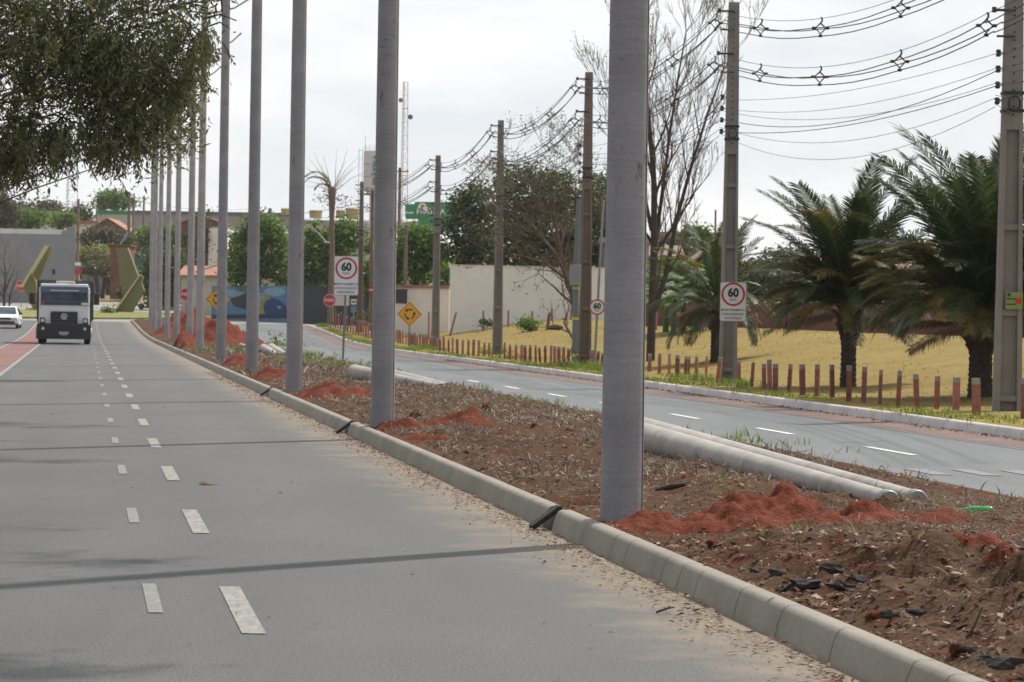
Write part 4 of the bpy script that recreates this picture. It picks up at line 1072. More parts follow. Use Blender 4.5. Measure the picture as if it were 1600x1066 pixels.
street_tree((XS(-8.6, 31), 31, 0), [cp(60, 50, 31, 95, 70), cp(190, 40, 31, 85, 62), cp(120, 110, 31, 80, 50), cp(30, 140, 31, 60, 42), cp(268, 20, 30.6, 45, 45), cp(300, 70, 30.4, 26, 34), cp(270, 125, 30.4, 26, 26), cp(222, 120, 30.6, 46, 42), cp(205, 172, 30.6, 30, 26), cp(130, 172, 31, 46, 24), cp(60, 195, 31, 50, 22), cp(5, 205, 31, 30, 30), cp(170, 205, 30.8, 22, 14), cp(90, 222, 30.8, 22, 12), cp(20, 245, 31, 20, 12), cp(326, 25, 30.4, 16, 30), cp(345, -5, 30.4, 20, 22), cp(240, 205, 30.6, 10, 10),
    cp(-170, 120, 31, 130, 120), cp(120, -90, 32, 180, 90), cp(-120, -150, 31, 220, 140), cp(300, -70, 31.5, 60, 60)], 40000, 'dark leafy tree whose drooping branches hang over the upper left corner', .10, sprays=[(10, 215, 40, 90), (60, 215, 40, 70), (45, 245, 26, 40), (110, 205, 40, 60), (160, 205, 30, 60), (215, 190, 26, 80), (170, 235, 20, 20), (250, 160, 20, 40), (285, 130, 16, 30), (322, 60, 14, 50), (300, 100, 14, 40), (5, 250, 20, 40), (-30, 260, 20, 40), (215, 225, 16, 14), (100, 235, 22, 24), (130, 60, 150, 240), (200, 110, 90, 160)])
street_tree((XS(-8.2, 62), 62, 0), [cp(275, 195, 62, 36, 44), cp(240, 160, 62, 60, 60), cp(285, 130, 62, 34, 40), cp(100, 90, 62, 135, 108), cp(308, 212, 62, 12, 16), cp(240, 235, 62, 18, 14)], 7000, 'lighter tree tip showing behind the slim median poles at the upper left', .16)
street_tree((XS(-7.5, 19), 19, 0), [(-.6, 20.3, 6.3, .9, .35, .2), (-1.6, 19.6, 6.1, 1.1, .6, .3), (-3.2, 20.5, 6.3, 1.2, 1.0, .5), (.5, 19.9, 6.4, .55, .2, .12), (1.0, 14.8, 6.2, .7, .4, .2), (-.4, 14.6, 6.0, .9, .6, .3), (-2.2, 15.4, 5.8, 1.3, 1.0, .5), (-.8, 17.2, 6.2, .8, .25, .15), (-2.4, 24.5, 6.8, 1.2, .5, .25), (-.9, 22.6, 6.6, .9, .25, .15)], 9500, 'roadside tree out of frame above the left road, known by its streaky shadows', .12)
street_tree((XS(-7.5, 41), 41, 0), [(-2.6, 40.4, 8.3, 1.2, .6, .3), (-4.2, 41, 8.4, 1.3, 1.0, .5), (-1.5, 31.5, 7.4, 1.0, .4, .2), (-3.0, 31.8, 7.6, 1.1, .6, .3), (-3.2, 36, 8.0, 1.4, .4, .25), (-5.4, 49, 9.4, 1.5, .8, .4), (-2.4, 28.5, 7.3, .8, .4, .2), (-7.5, 60, 10.5, 1.8, .8, .4)], 9000, 'taller roadside tree out of frame above the left road, shading its far lane', .12)

# bare trees
def grow(mb, tw, p, d, L, r, lvl, spread=.5, up=.25, maxl=5):
    n = 4; pts = [p]; rr = [r]; q = p.copy(); dd = d.copy()
    for i in range(n):
        dd = (dd + Vector((random.gauss(0, .09), random.gauss(0, .09), random.gauss(0, .06) + up*.08))).normalized()
        q = q + dd*L/n; pts.append(q.copy()); rr.append(r*(1-.45*(i+1)/n))
    (mb if lvl < 2 else tw).tube(pts, rr, 7 if lvl < 2 else 4, cap=False)
    if lvl >= maxl: return [q]
    ends = []
    kids = random.choice((2, 3, 3)) if lvl < maxl-1 else 3
    for k in range(kids):
        ax = Vector((random.gauss(0, 1), random.gauss(0, 1), random.gauss(0, .5))).normalized()
        nd = (dd + ax*spread*random.uniform(.5, 1.2) + Vector((0, 0, up*.4))).normalized()
        st = pts[-1] if k == 0 else pts[random.choice((2, 3, 4))]
        ends += grow(mb, tw, st, nd, L*random.uniform(.6, .85), max(.006, r*.5), lvl+1, spread, up, maxl)
    return ends
def bare_tree(base_px, Y, mains, label, r0, spread, up, maxl, leafmat_, nleaf, name='bare_tree', L0=.8):
    g = at(*base_px, Y); g.z = T(g.x, g.y); t = thing(name, label, 'tree', g, 0)
    mb, tw = MB(), MB(); ends = []
    for path, rr in mains:
        pts = [at(px, py, Y + dy) - g for px, py, dy in path]; pts[0] = pts[0] if path[0][1] < base_px[1]-3 else Vector((0, 0, -.3))
        rads = [r0*rr*(1-.75*i/(len(pts)-1)) for i in range(len(pts))]
        mb.tube(pts, rads, 10)
        for i in range(1, len(pts)):
            d = (pts[i]-pts[i-1]).normalized()
            for k in range(3 if i < len(pts)-1 else 3):
                if i == 1 and k > 0 and len(pts) > 4: continue
                ax = Vector((random.gauss(0, 1), random.gauss(0, .8), random.gauss(0, .3))).normalized()
                ends += grow(mb, tw, pts[i].lerp(pts[i-1], random.random()*.5 if i < len(pts)-1 else 0), (d + ax*spread*1.2).normalized(), L0*random.uniform(.8, 1.3), rads[i]*.55, 1, spread, up, maxl)
    mb.build('trunk', M['barkdry'] if 'twiggy' in label else M['bark'], t, smooth=True); tw.build('crown', M['barkdry'], t)
    if nleaf:
        V = []
        for e in random.choices(ends, k=nleaf): V += leaf_quads([(e.x+random.gauss(0, .1), e.y+random.gauss(0, .1), e.z+random.gauss(0, .1))], .09, 1.2, .6)
        quads('sparse_leaves', V, leafmat_, t)
    return t
random.seed(21)
bare_tree((1016, 566), 84, [([(1016, 566, 0), (1019, 480, 0), (1022, 380, 0), (1022, 290, 0), (1016, 210, .2), (1008, 130, .2), (1000, 60, .3)], 1.0),
    ([(1018, 500, 0), (1040, 430, 0), (1058, 340, -.3), (1080, 260, -.5), (1105, 180, -.6), (1130, 110, -.6)], .62),
    ([(1020, 400, 0), (1034, 310, .4), (1045, 220, .6), (1058, 130, .8), (1072, 50, .9)], .5),
    ([(1018, 360, 0), (1000, 270, .5), (985, 180, .6), (972, 90, .8)], .45)], 'tall leafless tree behind the closest standing pole, reaching above the frame', .15, .42, .5, 5, M['leaf_pale'], 900, L0=1.1)
bare_tree((896, 570), 96, [([(896, 570, 0), (902, 510, 0), (893, 450, 0), (876, 400, 0), (868, 350, 0), (862, 300, 0)], 1.0),
    ([(893, 450, 0), (870, 400, -.5), (838, 360, -.8), (812, 330, -1)], .6), ([(885, 430, 0), (905, 370, .5), (915, 320, .6), (920, 280, .6)], .6), ([(880, 410, 0), (850, 330, .6), (835, 290, .8)], .5), ([(890, 440, 0), (850, 410, .6), (815, 400, .8)], .45)], 'twiggy brown leafless tree in front of the white wall', .15, .8, .12, 5, M['leaf_dull'], 4200, L0=.9)
bare_tree((6, 480), 240, [([(6, 480, 0), (7, 455, 0), (9, 430, 0), (6, 408, 0)], 1.0), ([(7, 458, 0), (16, 435, 0), (22, 420, 0)], .6)], 'small thin tree with few pale leaves at the left edge by the roundabout', .14, .7, .2, 3, M['leaf_pale'], 700, L0=1.3)
bare_tree((14, 480), 242, [([(12, 480, 0), (15, 462, 0), (22, 445, 0), (26, 432, 0)], 1.0)], 'thin sapling right of the small pale tree by the roundabout', .09, .7, .2, 3, M['leaf_pale'], 250, L0=1.1)

# ------------------------------------------------------------------ palms
def frond_mesh(L, droop, nl, lw, ll, mat, rmat_r=.016, seed=0, hang=.4):
    """rachis along +X curving up then down; leaflets both sides in a shallow V"""
    random.seed(seed); pts = [Vector((0, 0, 0))]
    for i in range(12):                               # the rib bends over by `droop` radians along its length
        a_ = .10 - droop*((i+.5)/12)**1.4; pts.append(pts[-1] + Vector((math.cos(a_), 0, math.sin(a_)))*L/12)
    V = []
    def P(t):
        k = t*12; i = min(11, int(k)); return pts[i].lerp(pts[i+1], k-i)
    for j in range(nl):
        t = .12 + .88*j/(nl-1); p_ = P(t); d = (P(min(1, t+.03)) - P(max(0, t-.03))).normalized()
        l = ll*(math.sin(PI*(.12 + .8*t))**.6)*random.uniform(.85, 1.15)
        for sg in (-1, 1):
            side = Vector((0, sg, 0)); dirv = (d*.85 + side*.75 + Vector((0, 0, .32 - hang*random.random()))).normalized()
            m = p_ + dirv*l*.55; e = p_ + dirv*l + Vector((0, 0, -hang*.5*l))
            u = d*lw*.5
            V.append([p_-u*.5, p_+u*.5, m+u, m-u]); V.append([m-u, m+u, e+u*.1, e-u*.1])
    V = np.array([[tuple(q) for q in f] for f in V]); n = len(V)
    me_o = quads('frond', V, mat); me = me_o.data
    bm = bmesh.new(); bm.from_mesh(me)
    mb = MB(); mb.tube(pts, [rmat_r*(1-.8*i/12) for i in range(13)], 5)
    vv = [bm.verts.new(v) for v in mb.v]
    for f in mb.f:
        fc = bm.faces.new([vv[i] for i in f]); fc.material_index = 1
    me.materials.append(M['rachis_dry'] if mat is M['frond_dead'] else M['rachis']); bm.to_mesh(me); bm.free()
    bpy.data.objects.remove(me_o); return me
def palm(base_px, Y, crown_py, L, nf, trunk_r, label, dead=5, seed=1, kinds=(.75, 1.2, 1.6), group='stout date palms in the field', ll=.42, lw=.03, nl=46, elmin=-.25, yellow=.2, lean=0.0):
    g = at(*base_px, Y); g.z = T(g.x, g.y)
    t = thing('palm_tree', label, 'palm', g, 0, group); ch = at(base_px[0], crown_py, Y).z - g.z
    FM = [frond_mesh(L, k, nl, lw, ll, M['frond'], seed=seed*10+i) for i, k in enumerate(kinds)]
    FO = frond_mesh(L*.95, 1.35, nl, lw, ll, M['frond_old'], seed=seed*10+7, hang=.45); FD = frond_mesh(L*.6, .55, nl-14, lw*.7, ll*.7, M['frond_dead'], seed=seed*10+8, hang=.6)
    random.seed(seed)
    mb = MB(); n = 20; rings_ = 34; vs = []
    for i in range(rings_+1):
        z = -.2 + (ch+.1)*i/rings_; q = i/rings_
        r = trunk_r*(1.0 + .22*(1-q)**3 + .75*sm((q-.55)/.4)) * (1 + .07*(i % 2))
        if q > .93: r *= .75
        for j in range(n): 
            rr_ = r*(1 + .10*noise.noise(Vector((j*1.3, i*1.1, seed))) + .09*((i+j) % 2)); vs.append((rr_*math.cos(2*PI*j/n), rr_*math.sin(2*PI*j/n), z))
    mb.add(vs, [(i*n+j, i*n+(j+1) % n, (i+1)*n+(j+1) % n, (i+1)*n+j) for i in range(rings_) for j in range(n)] + [tuple(range(rings_*n, rings_*n+n))])
    for k in range(26):                       # cut leaf bases sticking out below the crown
        a = random.uniform(0, 2*PI); z = ch*random.uniform(.55, .95); r = trunk_r*1.5
        d = Vector((math.cos(a), math.sin(a), .9)); b = Vector((math.cos(a)*r*.7, math.sin(a)*r*.7, z)); mb.tube([b, b + d*random.uniform(.12, .25)], [.05, .025], 5)
    mb.build('trunk', M['palmtrunk'], t)
    ga = 2.399963
    for k in range(nf):
        q = k/(nf-1); el = 1.42 - (1.42-elmin)*q**.8 + random.gauss(0, .07); az = k*ga + random.gauss(0, .15)
        me = FM[min(len(FM)-1, int(q*len(FM)))] if random.random() > yellow*q*1.8 else FO
        o = bpy.data.objects.new('frond', me); col.objects.link(o); o.parent = t
        o.location = (math.cos(az)*trunk_r*.5, math.sin(az)*trunk_r*.5, ch - .25*q*trunk_r/.2*.4)
        o.rotation_euler = (random.gauss(0, .25), -el, az); s = random.uniform(.85, 1.05)*(1.06 - .44*q); o.scale = (s, s, s)
    for k in range(dead):
        az = k*2*PI/dead + random.gauss(0, .3)
        o = bpy.data.objects.new('dead_frond', FD); col.objects.link(o); o.parent = t
        o.location = (math.cos(az)*trunk_r*.8, math.sin(az)*trunk_r*.8, ch - .25); o.rotation_euler = (random.gauss(0, .3), random.uniform(-.15, .25), az); s = random.uniform(.7, 1.0); o.scale = (s, s, s)
    return t
gA = gnd(1325, 606); gB = gnd(1531, 644)
palm((1325, 606), gA.y, 478, 3.2, 92, .145, 'stout date palm with yellowing lower fronds, left of the two large palms', 7, 3, ll=.52, nl=92, lw=.038, yellow=.3, elmin=.28)
palm((1531, 640), 51.0, 490, 3.7, 92, .195, 'tallest date palm beside the thickest utility pole', 7, 5, kinds=(.8, 1.2, 1.6), ll=.60, nl=100, lw=.044, yellow=.22, elmin=.28)
gC = gnd(1118, 566)
palm((1118, 566), gC.y, 478, 2.9, 46, .13, 'smaller date palm with a shaggy trunk behind the pole with the right 60 sign', 8, 8, ll=.44, nl=70, lw=.04, elmin=-.35, yellow=.3)
gD = at(1672, 640, 50)
palm((1690, 640), 50, 440, 2.8, 50, .2, 'date palm mostly out of frame past the right edge', 5, 11)
# trimmed thin palm near the stop sign
g = at(516, 497, 183); t = thing('thin_palm', 'thin palm stripped to bare ribs with one green frond, behind the stop sign', 'palm', at(516, 497, 183))
ct = at(519, 303, 183) - g
MB().tube([(0, 0, -.3), (.05, 0, ct.z*.55), (ct.x, 0, ct.z*.8), (ct.x, 0, ct.z), (ct.x, 0, ct.z+.5)], [.22, .19, .17, .27, .14], 10).build('trunk', M['wood'], t, smooth=True)
def ribs(mb, lst):
    for (px, py) in lst:
        e = at(px, py, 183) - g; b = Vector((ct.x + random.gauss(0, .1), random.gauss(0, .1), ct.z)); m = b.lerp(e, .5) + Vector((0, random.gauss(0, .4), .25)); mb.tube([b, m, e + Vector((0, random.gauss(0, .8), 0))], [.03, .018, .008], 5)
mb = MB(); ribs(mb, [(478, 262), (482, 247), (491, 240), (505, 243), (525, 232), (545, 236), (560, 242), (563, 256), (575, 268), (479, 282), (478, 292), (500, 255), (540, 250), (553, 262)]); mb.build('bare_ribs', M['rachis_dry'], t)
fm = frond_mesh(2.6, 2.2, 30, .22, .6, M['leaf_pale'], .03, 55, .5)
for (az, el, s) in ((PI*.95, 1.30, 1.0), (PI*1.02, 1.05, .95), (PI*.9, .9, .6)):
    o = bpy.data.objects.new('frond', fm); col.objects.link(o); o.parent = t; o.location = (ct.x, 0, ct.z+.2); o.rotation_euler = (0, -el, az); o.scale = (s, s, s)
mb = MB()
V = leaf_cloud([(ct.x-.4, 0, ct.z-.2, .8, .4, .25), (ct.x+.5, 0, ct.z-.5, .6, .4, .2)], 300, .22, .3)
quads('dead_foliage', V, M['frond_dead'], t)

# banana plants by the brick wall
def banana(px, py, Y, h, label, seed, n=9):
    random.seed(seed); g = at(px, py, Y); g.z = T(g.x, g.y); t = thing('banana_plant', label, 'banana plant', g, 0, 'banana plants before the brick wall')
    MB().tube([(0, 0, -.2), (.05, 0, h*.5)], [.14, .08], 9).build('stem', M['leaf_mid'], t)
    for k in range(n):
        az = k*2.4 + random.gauss(0, .2); el = random.uniform(.5, 1.3); L = h*random.uniform(.5, .75); V = []; prev = None
        for i in range(9):
            u = i/8; r = L*u; a = el - 1.5*u*u; 
            c = Vector((math.cos(az)*r*math.cos(a*.8), math.sin(az)*r*math.cos(a*.8), h*.48 + L*(math.sin(el)*u - .75*u*u)))
            wv = .24*math.sin(PI*min(1, .08+u*.92))*Vector((-math.sin(az), math.cos(az), 0)); dn = Vector((0, 0, -.10*math.sin(PI*u)))
            if prev: V += [[prev[0]-prev[1]+prev[2], prev[0], c, c-wv+dn], [prev[0], prev[0]+prev[1]+prev[2], c+wv+dn, c]]
            prev = (c, wv, dn)
        quads('leaf', V, M['banana'], t)
    return t
for i, (px, Y, h) in enumerate(((1040, 108, 3.4), (1066, 107, 3.7), (1092, 106, 3.3), (1112, 108, 2.9), (1052, 104, 2.6))):
    banana(px, 515, Y, h, 'banana plant with broad torn leaves, %s before the brick wall' % ['leftmost', 'tallest', 'fourth from the left', 'rightmost', 'shortest'][i], 31+i)

# ------------------------------------------------------------------ walls and buildings
def wall(px0, px1, top0, top1, bot, Y0, Y1, mat, name, label, cat='wall', thick=.25, extra=1.0):
    a, b = at(px0, bot, Y0), at(px1, bot, Y1); za, zb = at(px0, top0, Y0).z, at(px1, top1, Y1).z
    t = thing(name, label, cat, (a.x, a.y, min(a.z, b.z)))
    o = Vector((a.x, a.y, min(a.z, b.z))); d = Vector((b.x-a.x, b.y-a.y, 0)); n = Vector((d.y, -d.x, 0)).normalized()
    if n.y > 0: n = -n
    vs = []
    for q, z in ((a, za), (b, zb)):
        base = Vector((q.x, q.y, 0)) - Vector((o.x, o.y, 0))
        for k in (0, 1):
            e = base - n*thick*k; vs += [(e.x, e.y, -extra), (e.x, e.y, z - o.z)]
    MB().add(vs, [(0, 1, 5, 4), (2, 3, 7, 6), (1, 3, 7, 5), (0, 1, 3, 2), (4, 5, 7, 6), (0, 2, 6, 4)]).build('wall_face', mat, t)
    t['_d'] = 0; del t['_d']
    return t, o, d, n, za-o.z, zb-o.z
def coping(w_, mat, h=.12, over=.08, name='coping', thick=.25):
    t, o, d, n, za, zb = w_; vs = []
    for base, z in ((Vector((0, 0, 0)) - d.normalized()*.02, za), (d*1.002, zb)):
        for k in (n*over, -n*(thick+over)):
            e = base + k; vs += [(e.x, e.y, z+.003), (e.x, e.y, z+h)]
    MB().add(vs, [(0, 1, 5, 4), (2, 3, 7, 6), (1, 3, 7, 5), (0, 1, 3, 2), (4, 5, 7, 6), (0, 2, 6, 4)]).build(name, mat, t)
W1 = wall(702, 947, 415, 420, 506, 150, 148, M['wallwhite'], 'white_wall', 'high whitewashed wall behind the twiggy leafless tree')
coping(W1, M['wallpink'], .06, .03)
mb = MB(); 
for i in range(60):
    u = random.random(); q = W1[2]*u + W1[3]*.004; h = random.uniform(.2, .8)
W2 = wall(585, 701, 449, 451, 505, 158, 156, M['wallpink'], 'pale_wall', 'lower pale pink wall with clay tile coping left of the high white wall')
coping(W2, M['tile'], .16, .1, 'tile_coping')
q = at(626, 464, 156.6); nb = thing('dark_panel', 'square black panel fixed on the pale pink wall', 'panel', q + Vector((0, -.15, 0)))
MB().box((0, 0, 0), (.78, .05, .8)).build('panel', M['walldark'], nb); MB().box((0, .0, .43), (.86, .08, .05)).build('panel_frame', M['black'], nb)
W3 = wall(455, 600, 447, 449, 500, 206, 200, M['walldark'], 'dark_wall', 'dark charcoal wall between the mural and the pale pink wall')
W4 = wall(330, 455.5, 447, 447, 497, 218, 208, M['muralblue'], 'mural_wall', 'wall painted with a blue mural of a bird and clouds')
# mural shapes lying on the wall face
t, o, d, n, za, zb = W4
def mural(name, pts, mat, lift):
    vs = []
    for (px, py) in pts:
        u = (px-330)/125.5; zq = at(px, py, 218-10*u).z - o.z; e = d*u + n*lift; vs.append((e.x, e.y, zq))
    MB().add(vs, [tuple(range(len(vs)))]).build(name, mat, t)
def ell(cx, cy, rx, ry, n_=20): return [(cx+rx*math.cos(2*PI*k/n_), cy+ry*math.sin(2*PI*k/n_)) for k in range(n_)]
mural('cloud', [(352, 452), (372, 453), (384, 458), (378, 463), (366, 465), (355, 462)], M['muralcloud'], .012)
mural('cloud', ell(430, 456, 16, 7), M['muralcloud'], .012)
mural('dark_shape', [(360, 467), (376, 462), (388, 458), (404, 460), (406, 490), (385, 484), (366, 478)], M['muraldark'], .014)
mural('ground_band', [(331, 492), (455, 490), (455, 497.5), (331, 498)], M['muraldark'], .013)
mural('bird_body', [(413, 492), (413, 480), (418, 470), (426, 466), (436, 468), (447, 478), (454, 491)], M['muralnavy'], .016)
mural('bird_head', [(405, 491), (404, 470), (405, 460), (411, 457), (417, 460), (424, 467), (416, 470), (412, 478), (416, 491)], M['muralyellow'], .018)
mural('bird_face', [(404, 461), (408, 458.5), (413, 460), (414, 465), (409, 472), (404, 479)], M['muralcloud'], .020)
mural('bird_eye', ell(410, 462, 1.3, 1.3, 10), M['signblack'], .023)
mural('star', [(434, 480), (437, 478), (441, 481), (437, 483)], M['muralcloud'], .021)

def house(px0, px1, wall_top, bot, Y, roof, mat, rmat, label, name='house', depth=8, ridge=None, wins=(), rz=0.0, flatroof=False, eave=.3):
    """px0..px1 wide at distance Y; roof = pixel y of the ridge"""
    a, b = at(px0, bot, Y), at(px1, bot, Y); W = b.x-a.x; zt = at((px0+px1)/2, wall_top, Y).z; zb = min(a.z, b.z); zr_ = at((px0+px1)/2, roof, Y).z
    t = thing(name, label, 'house' if name == 'house' else 'building', ((a.x+b.x)/2, Y + depth/2, zb))
    H = zt - zb
    MB().box((0, 0, H/2-1), (W, depth, H+2)).build('wall', mat, t)
    if flatroof:
        MB().box((0, 0, H + max(.08, (zr_-zt)/2)), (W+eave*2, depth+eave*2, max(.15, zr_-zt))).build('roof', rmat, t)
    else:
        h = zr_-zt; e = eave; W2, D2 = W/2+e, depth/2+e
        if ridge == 'gable':      # gable end faces the camera
            P = [(-W2, -.0), (0, h), (W2, 0), (W2, .14), (0, h+.16), (-W2, .14)]
            MB().prism([(x, z+H) for x, z in P], -D2, D2).build('roof', rmat, t)
            MB().prism([(-W/2, H+.01), (W/2, H+.01), (0, H+h-.02)], -depth/2, depth/2).build('gable', mat, t)
        else:                      # slope faces the camera
            vs = [(-W2, -D2, H-.05), (W2, -D2, H-.05), (W2, 0, H+h), (-W2, 0, H+h), (-W2, D2, H-.05), (W2, D2, H-.05), (-W2, -D2, H+.1), (W2, -D2, H+.1), (W2, 0, H+h+.15), (-W2, 0, H+h+.15), (-W2, D2, H+.1), (W2, D2, H+.1)]
            MB().add(vs, [(6, 7, 8, 9), (9, 8, 11, 10), (0, 1, 7, 6), (1, 2, 8, 7), (2, 5, 11, 8), (0, 3, 9, 6), (3, 4, 10, 9), (0, 1, 2, 3), (3, 2, 5, 4), (4, 5, 11, 10)]).build('roof', rmat, t)
    for (wx, wy, ww, wh) in wins:
        c = at(wx, wy, Y); f = MB().box((c.x - (a.x+b.x)/2, -depth/2-.03, c.z-zb), (ww/ppm(Y), .08, wh/ppm(Y))).build('window', M['window'], t)
        MB().box((c.x - (a.x+b.x)/2, -depth/2-.06, c.z-zb-wh/ppm(Y)/2-.05), (ww/ppm(Y)+.2, .12, .08)).build('sill', M['cream'], f)
    return t
# left: big grey building
t = house(-260, 117, 364, 486, 285, 356.5, M['wallgrey'], M['roofwhite'], 'large windowless grey building behind the left olive monument', 'warehouse', 22, flatroof=True, eave=.0, wins=())
GB = t; cornr = Vector((at(117, 420, 285).x, 285, 0))
c = at(84.5, 425, 285); MB().box((c.x - t.location.x, -11.03, c.z - t.location.z), (.28, .1, .55)).build('vent', M['black'], t)
mb = MB(); P = [at(x, y, 284.9) - t.location for x, y in ((96, 362), (102, 360), (108, 354.5), (117.5, 354.5), (117.5, 366), (96, 366))]
mb.prism([(q.x, q.z) for q in P], -11.12, -10.8).build('parapet', M['wallgrey'], t)
Rz = Matrix.Rotation(.165, 3, 'Z'); l = GB.location.copy(); lz = l.z; l.z = 0; l = cornr + Rz @ (l - cornr); l.z = lz; GB.location = l; GB.rotation_euler = (0, 0, .165)
# left back
house(138, 196, 362, 420, 360, 342, M['brick'], M['tile'], 'brick house with clay tile roof right of the grey building', ridge='gable', depth=10)
house(112, 150, 350, 400, 380, 345, M['wallpink'], M['tile'], 'pinkish house wall behind the brown pole at the left', flatroof=True, depth=8)
house(150, 205, 335, 372, 460, 329, M['cream'], M['greenpanel'], 'pale building with a green roof edge at the upper left', 'commercial_building', flatroof=True, depth=14, eave=.1)
house(206, 452, 336, 385, 440, 331, M['roofgrey'], M['tankblue'], 'long low grey warehouse with a dark roof edge behind the slim poles', 'warehouse', 30, flatroof=True, eave=.2)
house(55, 100, 335, 352, 420, 330, M['roofwhite'], M['roofgrey'], 'small white house among the trees above the grey building', flatroof=True, depth=8)
house(128, 235, 424, 450, 335, 423, M['wallgrey'], M['cream'], 'low blue grey boundary wall left of the right monument', 'boundary_wall', .5, flatroof=True, eave=.02)
house(172, 200, 384, 440, 300, 383, M['brick'], M['brick'], 'raw brick building behind the tall right monument slab', 'brick_building', 5, flatroof=True, eave=.2)
house(205, 232, 398, 440, 340, 396, flat('green_render', (.10, .22, .14), .8, .2, .4), M['greenpanel'], 'green painted house glimpsed left of the slim poles', depth=6, flatroof=True)
# behind the mural
house(282, 360, 432, 500, 228, 417, M['cream'], M['tile'], 'house with terracotta tile roof behind the left of the mural wall', depth=9)
house(325, 352, 356, 440, 300, 354, M['wallpink'], M['roofgrey'], 'tall pale narrow building between the slim poles', 'block', 8, flatroof=True, eave=.05)
house(282, 345, 350, 420, 330, 338, M['brick'], M['tile'], 'reddish house with tiled gable far behind the slim poles', ridge='gable', depth=9)
house(352, 480, 372, 440, 330, 362, M['cream'], M['roofgrey'], 'cream house with grey roof behind the broad green tree', depth=9)
house(400, 580, 352, 420, 400, 344, M['cream'], M['roofgrey'], 'long cream building under the ochre water tanks', 'commercial_building', 22, flatroof=True, eave=.1, wins=[(562, 366, 12, 9), (575, 366, 8, 9), (470, 366, 8, 6)])
house(440, 565, 432, 500, 222, 420, M['cream'], M['tile'], 'house with terracotta roof behind the charcoal wall', depth=9)
house(560, 665, 354, 420, 380, 346, M['cream'], M['roofwhite'], 'pale commercial building left of the green shop cladding', 'commercial_building', 16, flatroof=True, eave=.1, wins=[(630, 363, 12, 5), (572, 366, 8, 8)])
house(585, 700, 404, 440, 320, 362, M['roofwhite'], M['roofwhite'], 'low building with a wide pale sheet roof below the green shop', depth=12)
house(690, 705, 430, 500, 185, 415, M['cream'], M['tile'], 'tiled roof corner just left of the high white wall', depth=6)
# green shop sign wall
t = thing('shop_front', 'green clad shop wall with white lettering and a round emblem', 'shop', at(680, 370, 372))
o0 = at(680, 370, 372)
def shp(name, pts, mat, y0, y1): MB().prism([((at(x, y, 372)-o0).x, (at(x, y, 372)-o0).z) for x, y in pts], y0, y1).build(name, mat, t)
shp('cladding', [(633, 340), (633, 319), (648, 319), (648, 315.5), (716, 316), (716, 375), (653, 357), (653, 340)], M['greenpanel'], 0, 6)
shp('cladding_strip', [(633, 331), (646, 331), (646, 334), (633, 334)], M['roofwhite'], -.08, -.01)
c = at(660, 324, 372) - o0
MB().lathe([(.75*.8, 0), (.75*.8, .08)], (c.x, -.09, c.z), 24, 'Y').build('emblem_disc', M['white'], t)
text_mesh('P', .85, M['red'], t, (c.x, -.12, c.z), 'emblem_letter', 1.1, bold=.03, ext=.02)
c = at(673, 331, 372) - o0; text_mesh('PRÁTIKA', 1.05, M['white'], t, (c.x, -.06, c.z), 'shop_lettering', .95, bold=.03, ext=.03)
c = at(676, 325.5, 372) - o0; MB().box((c.x, -.03, c.z), (1.6, .05, .22)).build('slogan_bar', M['tile'], t)
# water tower
g = at(588, 400, 345); t = thing('water_tower', 'tall white cylindrical water tank with green letters behind the second pole', 'water tower', g)
k = ppm(345); R_ = 22/k; z0, z1 = (400-296)/k, (400-238)/k
MB().lathe([(R_, z0), (R_, z1), (R_*.96, z1+.1)], n=36).build('tank', flat('tank_white', (.56, .52, .52), .6, .1, .4), t, smooth=True)
MB().lathe([(R_*.55, -3), (R_*.55, z0-.9), (R_*.98, z0-.01)], n=30).build('stem', M['roofwhite'], t, smooth=True)
mb = MB()
for zq in (z0+.02, z0+(z1-z0)*.33, z0+(z1-z0)*.66): ring_pts = [(math.cos(2*PI*j/36)*(R_+.02), math.sin(2*PI*j/36)*(R_+.02), zq) for j in range(37)]; mb.tube(ring_pts, .03, 4, False)
mb.build('hoops', M['roofgrey'], t)
text_mesh('PRÁTIKA', 1.0, flat('letter_green', (.03, .24, .14), .6, .1), t, (-.1, -R_-.03, (z0+z1)/2), 'tank_lettering', 1.0, rot=PI/2, bold=.02, ext=.06, rz=-.02)
mb = MB(); rr_ = R_*.95
for j in range(14):
    a = 2*PI*j/14; mb.tube([(rr_*math.cos(a), rr_*math.sin(a), z1), (rr_*math.cos(a), rr_*math.sin(a), z1+.75)], .02, 4)
for zq in (.4, .75): mb.tube([(rr_*math.cos(2*PI*j/24), rr_*math.sin(2*PI*j/24), z1+zq) for j in range(25)], .018, 4, False)
mb.build('railing', M['roofwhite'], t)
mb = MB()
for x in (-.25, .2): mb.tube([(-R_-.35+x, -.2, z0-6), (-R_-.35+x, -.2, z1+.4)], .03, 4)
zq = z0-6
while zq < z1+.4: mb.tube([(-R_-.6, -.2, zq), (-R_-.15, -.2, zq)], .02, 4); zq += 1.1
mb.build('ladder', M['galv'], t)
MB().tube([(-R_*.9, 0, z1), (-R_*.9, 0, z1+2.2)], .03, 5).build('rod', M['galv'], t)
